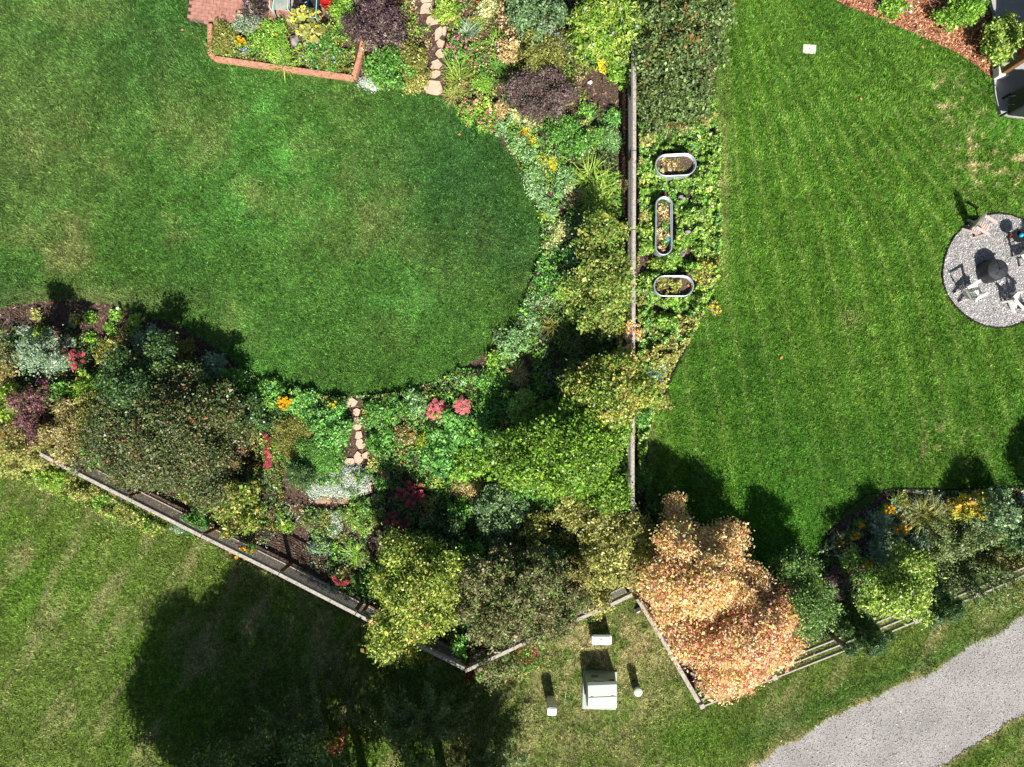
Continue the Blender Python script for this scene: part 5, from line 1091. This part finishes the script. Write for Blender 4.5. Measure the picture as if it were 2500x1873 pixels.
# trees of the middle
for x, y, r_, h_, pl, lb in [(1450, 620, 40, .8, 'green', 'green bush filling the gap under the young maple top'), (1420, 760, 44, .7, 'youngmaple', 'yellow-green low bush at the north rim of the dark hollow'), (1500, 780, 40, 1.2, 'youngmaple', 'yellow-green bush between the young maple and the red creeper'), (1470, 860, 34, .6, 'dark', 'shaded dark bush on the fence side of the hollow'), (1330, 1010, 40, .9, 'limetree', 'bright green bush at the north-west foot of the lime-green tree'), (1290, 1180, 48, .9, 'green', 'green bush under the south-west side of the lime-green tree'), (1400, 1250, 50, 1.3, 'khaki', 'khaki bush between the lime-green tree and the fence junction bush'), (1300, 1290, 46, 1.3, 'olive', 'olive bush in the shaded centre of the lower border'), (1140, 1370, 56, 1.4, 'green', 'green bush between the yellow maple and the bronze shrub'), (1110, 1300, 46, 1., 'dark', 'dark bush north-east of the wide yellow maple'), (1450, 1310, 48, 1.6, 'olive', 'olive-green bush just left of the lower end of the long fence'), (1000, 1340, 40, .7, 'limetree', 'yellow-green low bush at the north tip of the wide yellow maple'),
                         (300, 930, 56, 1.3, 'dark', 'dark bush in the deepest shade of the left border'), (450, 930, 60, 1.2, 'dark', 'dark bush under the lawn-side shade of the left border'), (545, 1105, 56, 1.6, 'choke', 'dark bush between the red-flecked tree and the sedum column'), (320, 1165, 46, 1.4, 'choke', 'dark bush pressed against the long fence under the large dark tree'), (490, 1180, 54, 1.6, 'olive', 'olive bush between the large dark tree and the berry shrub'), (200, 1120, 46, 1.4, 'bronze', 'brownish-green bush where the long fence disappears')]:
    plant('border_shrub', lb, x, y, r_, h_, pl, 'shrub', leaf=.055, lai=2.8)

tree('amur_maple', 'young yellow-green maple left of the long straight fence', 1474, 684, 106, 2.0, 'youngmaple', trunk_r=.05, leaf=.065, lai=3., nl=34, ell=.62, rot=0, gap=.08, first=.3)
tree('amur_maple', 'yellow-leaved maple reaching over the long straight fence', 1478, 968, 98, 2.5, 'maple', trunk_r=.06, leaf=.06, lai=4., nl=30, rot=.6, ell=.92, first=.35)
plant('virginia_creeper', 'salmon-red leaves climbing the long fence, upper patch', 1536, 812, 22, 1.5, 'peach', 'climber', ry=30, leaf=.065, lai=2.6)
plant('virginia_creeper', 'salmon-red leaves climbing the long fence, lower patch', 1530, 866, 16, 1.4, 'peach', 'climber', ry=24, leaf=.06, lai=2.6)
tree('boxelder_tree', 'bright lime-green tree in the lower middle border', 1396, 1104, 134, 2.6, 'limetree', trunk_r=.08, leaf=.06, lai=4.2, nl=46, gap=.08, first=.35)
tree('amur_maple', 'wide yellow and orange-tinged maple over the long diagonal fence', 1006, 1436, 124, 2.7, 'maple', trunk_r=.08, leaf=.06, lai=3.4, nl=38, gap=.2, rot=0, ell=.86, first=.35)
plant('amur_maple_sucker', 'dull yellow-green low branches outside the long fence', 1000, 1594, 66, .9, 'maple', 'shrub', ry=40, leaf=.065, lai=2.8, m='matte_leaf')
tree('autumn_maple', 'peach and golden maple crown, upper part of the orange mass', 1706, 1404, 128, 3.1, 'peachy', zc=.6, trunk_r=.09, leaf=.055, lai=5., nl=50, first=.2, rot=-.9, ell=1.04, up=.7)
tree('autumn_maple', 'salmon-orange maple at the corner of the rail fence', 1800, 1548, 140, 3.2, 'peach', zc=.6, trunk_r=.1, leaf=.055, lai=5., nl=56, first=.16, rot=-.6, ell=1.05, up=.7)
# strip right of the long fence
plant('lilac_hedge', 'broad dark green leafy hedge shrub at the top of the fence', 1652, 120, 110, 1.9, 'hedge', 'shrub', leaf=.075, lai=3.8, clump=.13, blobs=[(-50, -150, 60, 1.9), (40, -150, 64, 1.9), (-60, -60, 58, 1.8), (20, -80, 60, 2.), (84, -90, 50, 1.6), (-56, 30, 54, 1.7), (10, 0, 60, 1.9), (66, 0, 52, 1.5), (-50, 100, 46, 1.3), (0, 90, 56, 1.5), (52, 80, 48, 1.3), (10, 140, 44, 1.), (60, 128, 30, .9), (-40, 150, 34, .9)])
plant('lime_perennial', 'yellow-flecked patch below the dark hedge shrub', 1694, 290, 24, .4, 'lime', leaf=.055)
plant('goldenrod', 'yellow-flowered plants at the lawn edge by the lower oval tank', 1722, 668, 34, .5, 'khaki', ry=48, leaf=.045, lai=2.2, fl=('yellow', 16, 'disc', .5, .7))
plant('goldenrod', 'yellow sprays drooping onto the striped lawn', 1744, 752, 18, .3, 'khaki', leaf=.045, lai=1.4, fl=('yellow', 6))
plant('lime_perennial', 'lime clump beside the top left of the long tank', 1572, 560, 24, .5, 'lime', leaf=.06)
plant('lime_perennial', 'lime clump below the long tank', 1612, 645, 26, .4, 'lime', leaf=.06)
plant('dry_daylily', 'yellow-tipped strappy leaves poking through the fence', 1568, 452, 18, .5, 'straw', strap=(18, .4, .03, 'yellow', .7))
plant('currant_shrub', 'bare brownish twiggy patch by the fence near the lower oval tank', 1566, 728, 18, .4, 'bronze', leaf=.04, lai=1.)
plant('sage_plant', 'grey-green leafy plant in the narrow strip', 1600, 900, 30, .4, 'sage', leaf=.05)
plant('sage_plant', 'pale green broad-leaved plant lower in the narrow strip', 1590, 960, 28, .4, 'bright', leaf=.07, lai=2)
plant('sage_plant', 'tan-green dry weeds at the lawn edge of the strip', 1614, 985, 30, .3, 'khaki', ry=22, leaf=.045, lai=2)
plant('fern', 'dark green leaves beside the lower fence end', 1572, 1020, 22, .4, 'peony', leaf=.055)
plant('shade_perennial', 'shaded green shrub in the lower fence angle', 1596, 1250, 36, .8, 'dark', 'shrub', leaf=.055)
plant('shade_perennial', 'small green plants in full shade by the fence', 1572, 1160, 22, .5, 'green', ry=36, leaf=.05)
# right lower bed
tree('birch_sapling', 'blue-green feathery tree right of the orange maples', 1956, 1470, 90, 2.6, 'sage2', trunk_r=.05, leaf=.045, lai=4., nl=24, gap=.06, first=.2, ell=.85)
plant('leafy_shrub', 'bright green loose shrub tip at the lawn edge right of the maples', 1960, 1408, 36, 1., 'bright', 'shrub', leaf=.05)
plant('smokebush', 'dark purple shrub between two green trees', 2040, 1425, 34, .9, 'purple', 'shrub', leaf=.04, m='matte_leaf')
tree('lemon_tree', 'yellow-green tree above the rail fence', 2190, 1440, 84, 2.3, 'lemon', trunk_r=.05, leaf=.058, lai=3.6, nl=24, gap=.12, first=.4)
def cone_shape(t): return max(.25, 1 - .75 * t)
for x, y, lb in ((2112, 1548, 'dark columnar juniper over the rails, left of the yellow-green tree'), (2284, 1476, 'dark columnar juniper over the rails, right of the yellow-green tree')):
    tree('columnar_juniper', lb, x, y, 50, 2.3, 'dark', zc=.6, trunk_r=.03, leaf=.028, lai=9, nl=22, first=.05, flat=1.5, group='columnar junipers behind the rail fence', clump=.05, up=.2, rand=.5)
plant('rudbeckia', 'tight cluster of bright orange flowers at the lawn edge', 2164, 1242, 15, .45, 'green', leaf=.045, fl=('sunny', 9))
plant('rudbeckia', 'orange flowers in a scattered row, right of centre', 2196, 1290, 24, .45, 'sage', leaf=.045, fl=('sunny', 11), ry=14)
plant('rudbeckia', 'small orange flowers at the lawn edge, left of the row', 2098, 1278, 8, .4, 'green', leaf=.045, fl=('sunny', 3))
plant('rudbeckia', 'small orange flowers in the shade below the left pair', 2082, 1306, 12, .4, 'green', leaf=.045, fl=('sunny', 7))
plant('rudbeckia', 'two orange blooms in the middle of the right bed', 2118, 1372, 12, .4, 'raspberry', leaf=.045, fl=('sunny', 4))
plant('catmint', 'grey-green feathery clump beside the bright orange flowers', 2150, 1275, 36, .5, 'sage', leaf=.045)
plant('catmint', 'lime-green feathery clump in the right bed', 2080, 1365, 30, .5, 'raspberry', leaf=.045)
plant('catmint', 'grey-green clump right of the lime-green one', 2152, 1345, 40, .6, 'sage', leaf=.045)
plant('catmint', 'pale green leafy clump on bare mulch', 2244, 1330, 30, .5, 'sage', leaf=.045)
plant('ornamental_grass', 'bright green grassy patch at the top of the right bed', 2190, 1222, 44, .3, 'bright', ry=22, strap=(260, .35, .014, 'bright', .9))
plant('ornamental_grass', 'large olive fountain grass in the right bed', 2268, 1262, 60, .8, 'olive', strap=(420, .9, .014, 'olive', .8))
plant('mock_orange', 'shrub with yellow-green leaves in the shaded right bed', 2362, 1238, 40, 1.2, 'yellow', 'shrub', leaf=.06)
plant('shade_shrub', 'dark blue-green shrub near the right picture edge', 2440, 1262, 60, 2.0, 'teal', 'shrub', leaf=.05)
plant('shade_shrub', 'dark leaved shrub at the very right edge of the bed', 2505, 1310, 50, 2.0, 'dark', 'shrub', leaf=.05, fl=('pink', 2))
def sprays(name, label, x, y, z, n, L, pal, cat, leaf=.06, asp=.3, e=(.35, 1.2), dens=26, az=(0, 6.283), group=None, base_r=.03, ground=None, trunk=None):
    gx, gy = P(*ground)[:2] if ground else P(x, y, z)[:2]; t = thing(name, label, cat, (gx, gy, 0), 0, group); P_, N_ = [], []; mb = MB(); r = rng
    for i in range(n):
        a = r.uniform(*az); el = r.uniform(*e); l = L * r.uniform(.7, 1.1); p = np.array([r.normal(0, .08), r.normal(0, .08), trunk or .05]); pts = [p.copy()]
        for s in range(6):
            d = np.array([math.cos(a) * math.cos(el), math.sin(a) * math.cos(el), math.sin(el)]); q = p + d * l / 6
            if s >= 1:
                k = int(dens * l / 6 * 3); tt = r.random(k)[:, None]; side = r.normal(0, 1, (k, 3)); w_ = .16 * (1 - s / 7) + .05
                P_.append(p + (q - p) * tt + side * w_ * .6); N_.append(side * .5 + np.array([0, 0, .7]))
            p = q; pts.append(p.copy()); el -= r.uniform(.0, .14); a += r.normal(0, .08)
        mb.tube(pts, [base_r * (1 - k / 7.5) for k in range(7)], 5)
    p = np.concatenate(P_); nr = np.concatenate(N_) + r.normal(0, .35, (len(p), 3)); m = len(p); p[:, 2] = np.maximum(p[:, 2], .04)
    Lf = leaf * np.exp(r.normal(0, .2, m)); pc = PALN[pal]; col = pc[r.integers(0, len(pc), m)] * LK * np.exp(r.normal(0, .25, m))[:, None]
    v, f, c = leaf_faces(p, nr, Lf, Lf * asp, col); link('foliage', mesh_np('foliage', v, f, 'leaf', c), t); part('limbs', mb, 'wood', t)
    if trunk: part('trunk', MB().tube([(0, 0, -.05), (.03, .02, trunk * .6), (0, 0, trunk + .1)], [base_r * 3.4, base_r * 2.6, base_r * 1.6], 8), 'wood', t)
    return t
sprays('butterfly_bush', 'wide star-shaped shrub with arching branches by the rail fence', 2352, 1370, .6, 64, 1.9, 'willow', 'shrub', leaf=.07, asp=.35, e=(.3, 1.1), dens=60)
sprays('butterfly_bush', 'olive arching shrub at the right end of the rail fence', 2470, 1390, .5, 40, 1.3, 'olive', 'shrub', leaf=.06, asp=.35, e=(.3, 1.2), dens=60)
# top right
plant('white_rose', 'small green bush with white roses in the bark mulch', 2184, 14, 36, .5, 'bright', leaf=.055, ry=32, fl=('bigwhite', 5, [(6, 18), (34, 20), (-8, -8), (34, 8), (-40, -16)]))
plant('round_shrub', 'round mid-green shrub in the bark mulch', 2350, 18, 56, 1.1, 'bright', 'shrub', leaf=.055, lai=4)
plant('golden_spirea', 'large glowing yellow-green shrub beside the patio post', 2444, 104, 58, 1.2, 'lemon', 'shrub', ry=66, leaf=.055, lai=3.6)
tree('shade_tree', 'dark tree just beyond the right picture edge by the shrub bed', 0, 0, 90, 4.2, 'dark', trunk_r=.08, leaf=.07, lai=3.4, nl=22, ground=(2570, 1345), first=.2)
# big willows at the bottom, mostly outside the frame, whose shadow covers the verge
W = 'tall willows standing at the lower edge of the picture'
for gx_, gy_, h_, r_, lb, n_ in [(470, 1905, 4.6, 90, 'shaded willow furthest left on the bottom edge', 16), (690, 1850, 6.2, 120, 'large shaded willow left of the rusty dead branch', 24), (890, 1890, 6.4, 125, 'large shaded willow right of the rusty dead branch', 24), (1080, 1880, 5.8, 115, 'shaded willow below the short fence corner', 22), (1200, 1950, 5.4, 90, 'shaded willow furthest right on the bottom edge', 16)]:
    tree('willow_tree', lb, 0, 0, r_ * 1.25, h_, 'willow', trunk_r=.14, leaf=.1, asp=.3, lai=2.8, nl=n_ + 8, ground=(gx_, gy_), first=.18, flat=1.1, gap=.1, clump=.24, group=W)
tree('willow_tree', 'tall willow beyond the lower right of the shaded lawn', 0, 0, 170, 7.2, 'willow', trunk_r=.16, leaf=.1, asp=.3, lai=2.6, nl=34, ground=(560, 2010), first=.2, flat=1., gap=.1, clump=.25)
for x, y, a0, lb in [(740, 1800, 1.9, 'leafy willow shoots left of the rusty dead branch'), (670, 1860, 2.0, 'short leafy willow shoots at the bottom edge'), (950, 1800, 1.5, 'upright leafy willow shoots right of the rusty dead branch'), (1030, 1770, 1.2, 'willow shoots leaning right below the fence corner'), (1150, 1850, .9, 'willow shoots low on the right of the shaded lawn')]:
    sprays('willow_shoots', lb, 0, 0, 0, 16, 2.7, 'willow', 'shrub', leaf=.085, asp=.24, e=(.6, 1.35), dens=80, az=(a0 - .9, a0 + .9), ground=(1250 + (x - 1250) * .93, 937 + (y - 937) * .97 + 30), group='leafy willow shoots under the big willows')
sprays('dead_branch', 'rusty dead branch among the shaded willows', 0, 0, 0, 3, 1.5, 'dryleaf', 'branch', leaf=.09, asp=.4, e=(.7, 1.1), dens=26, az=(1.0, 1.35), ground=(815, 1830))
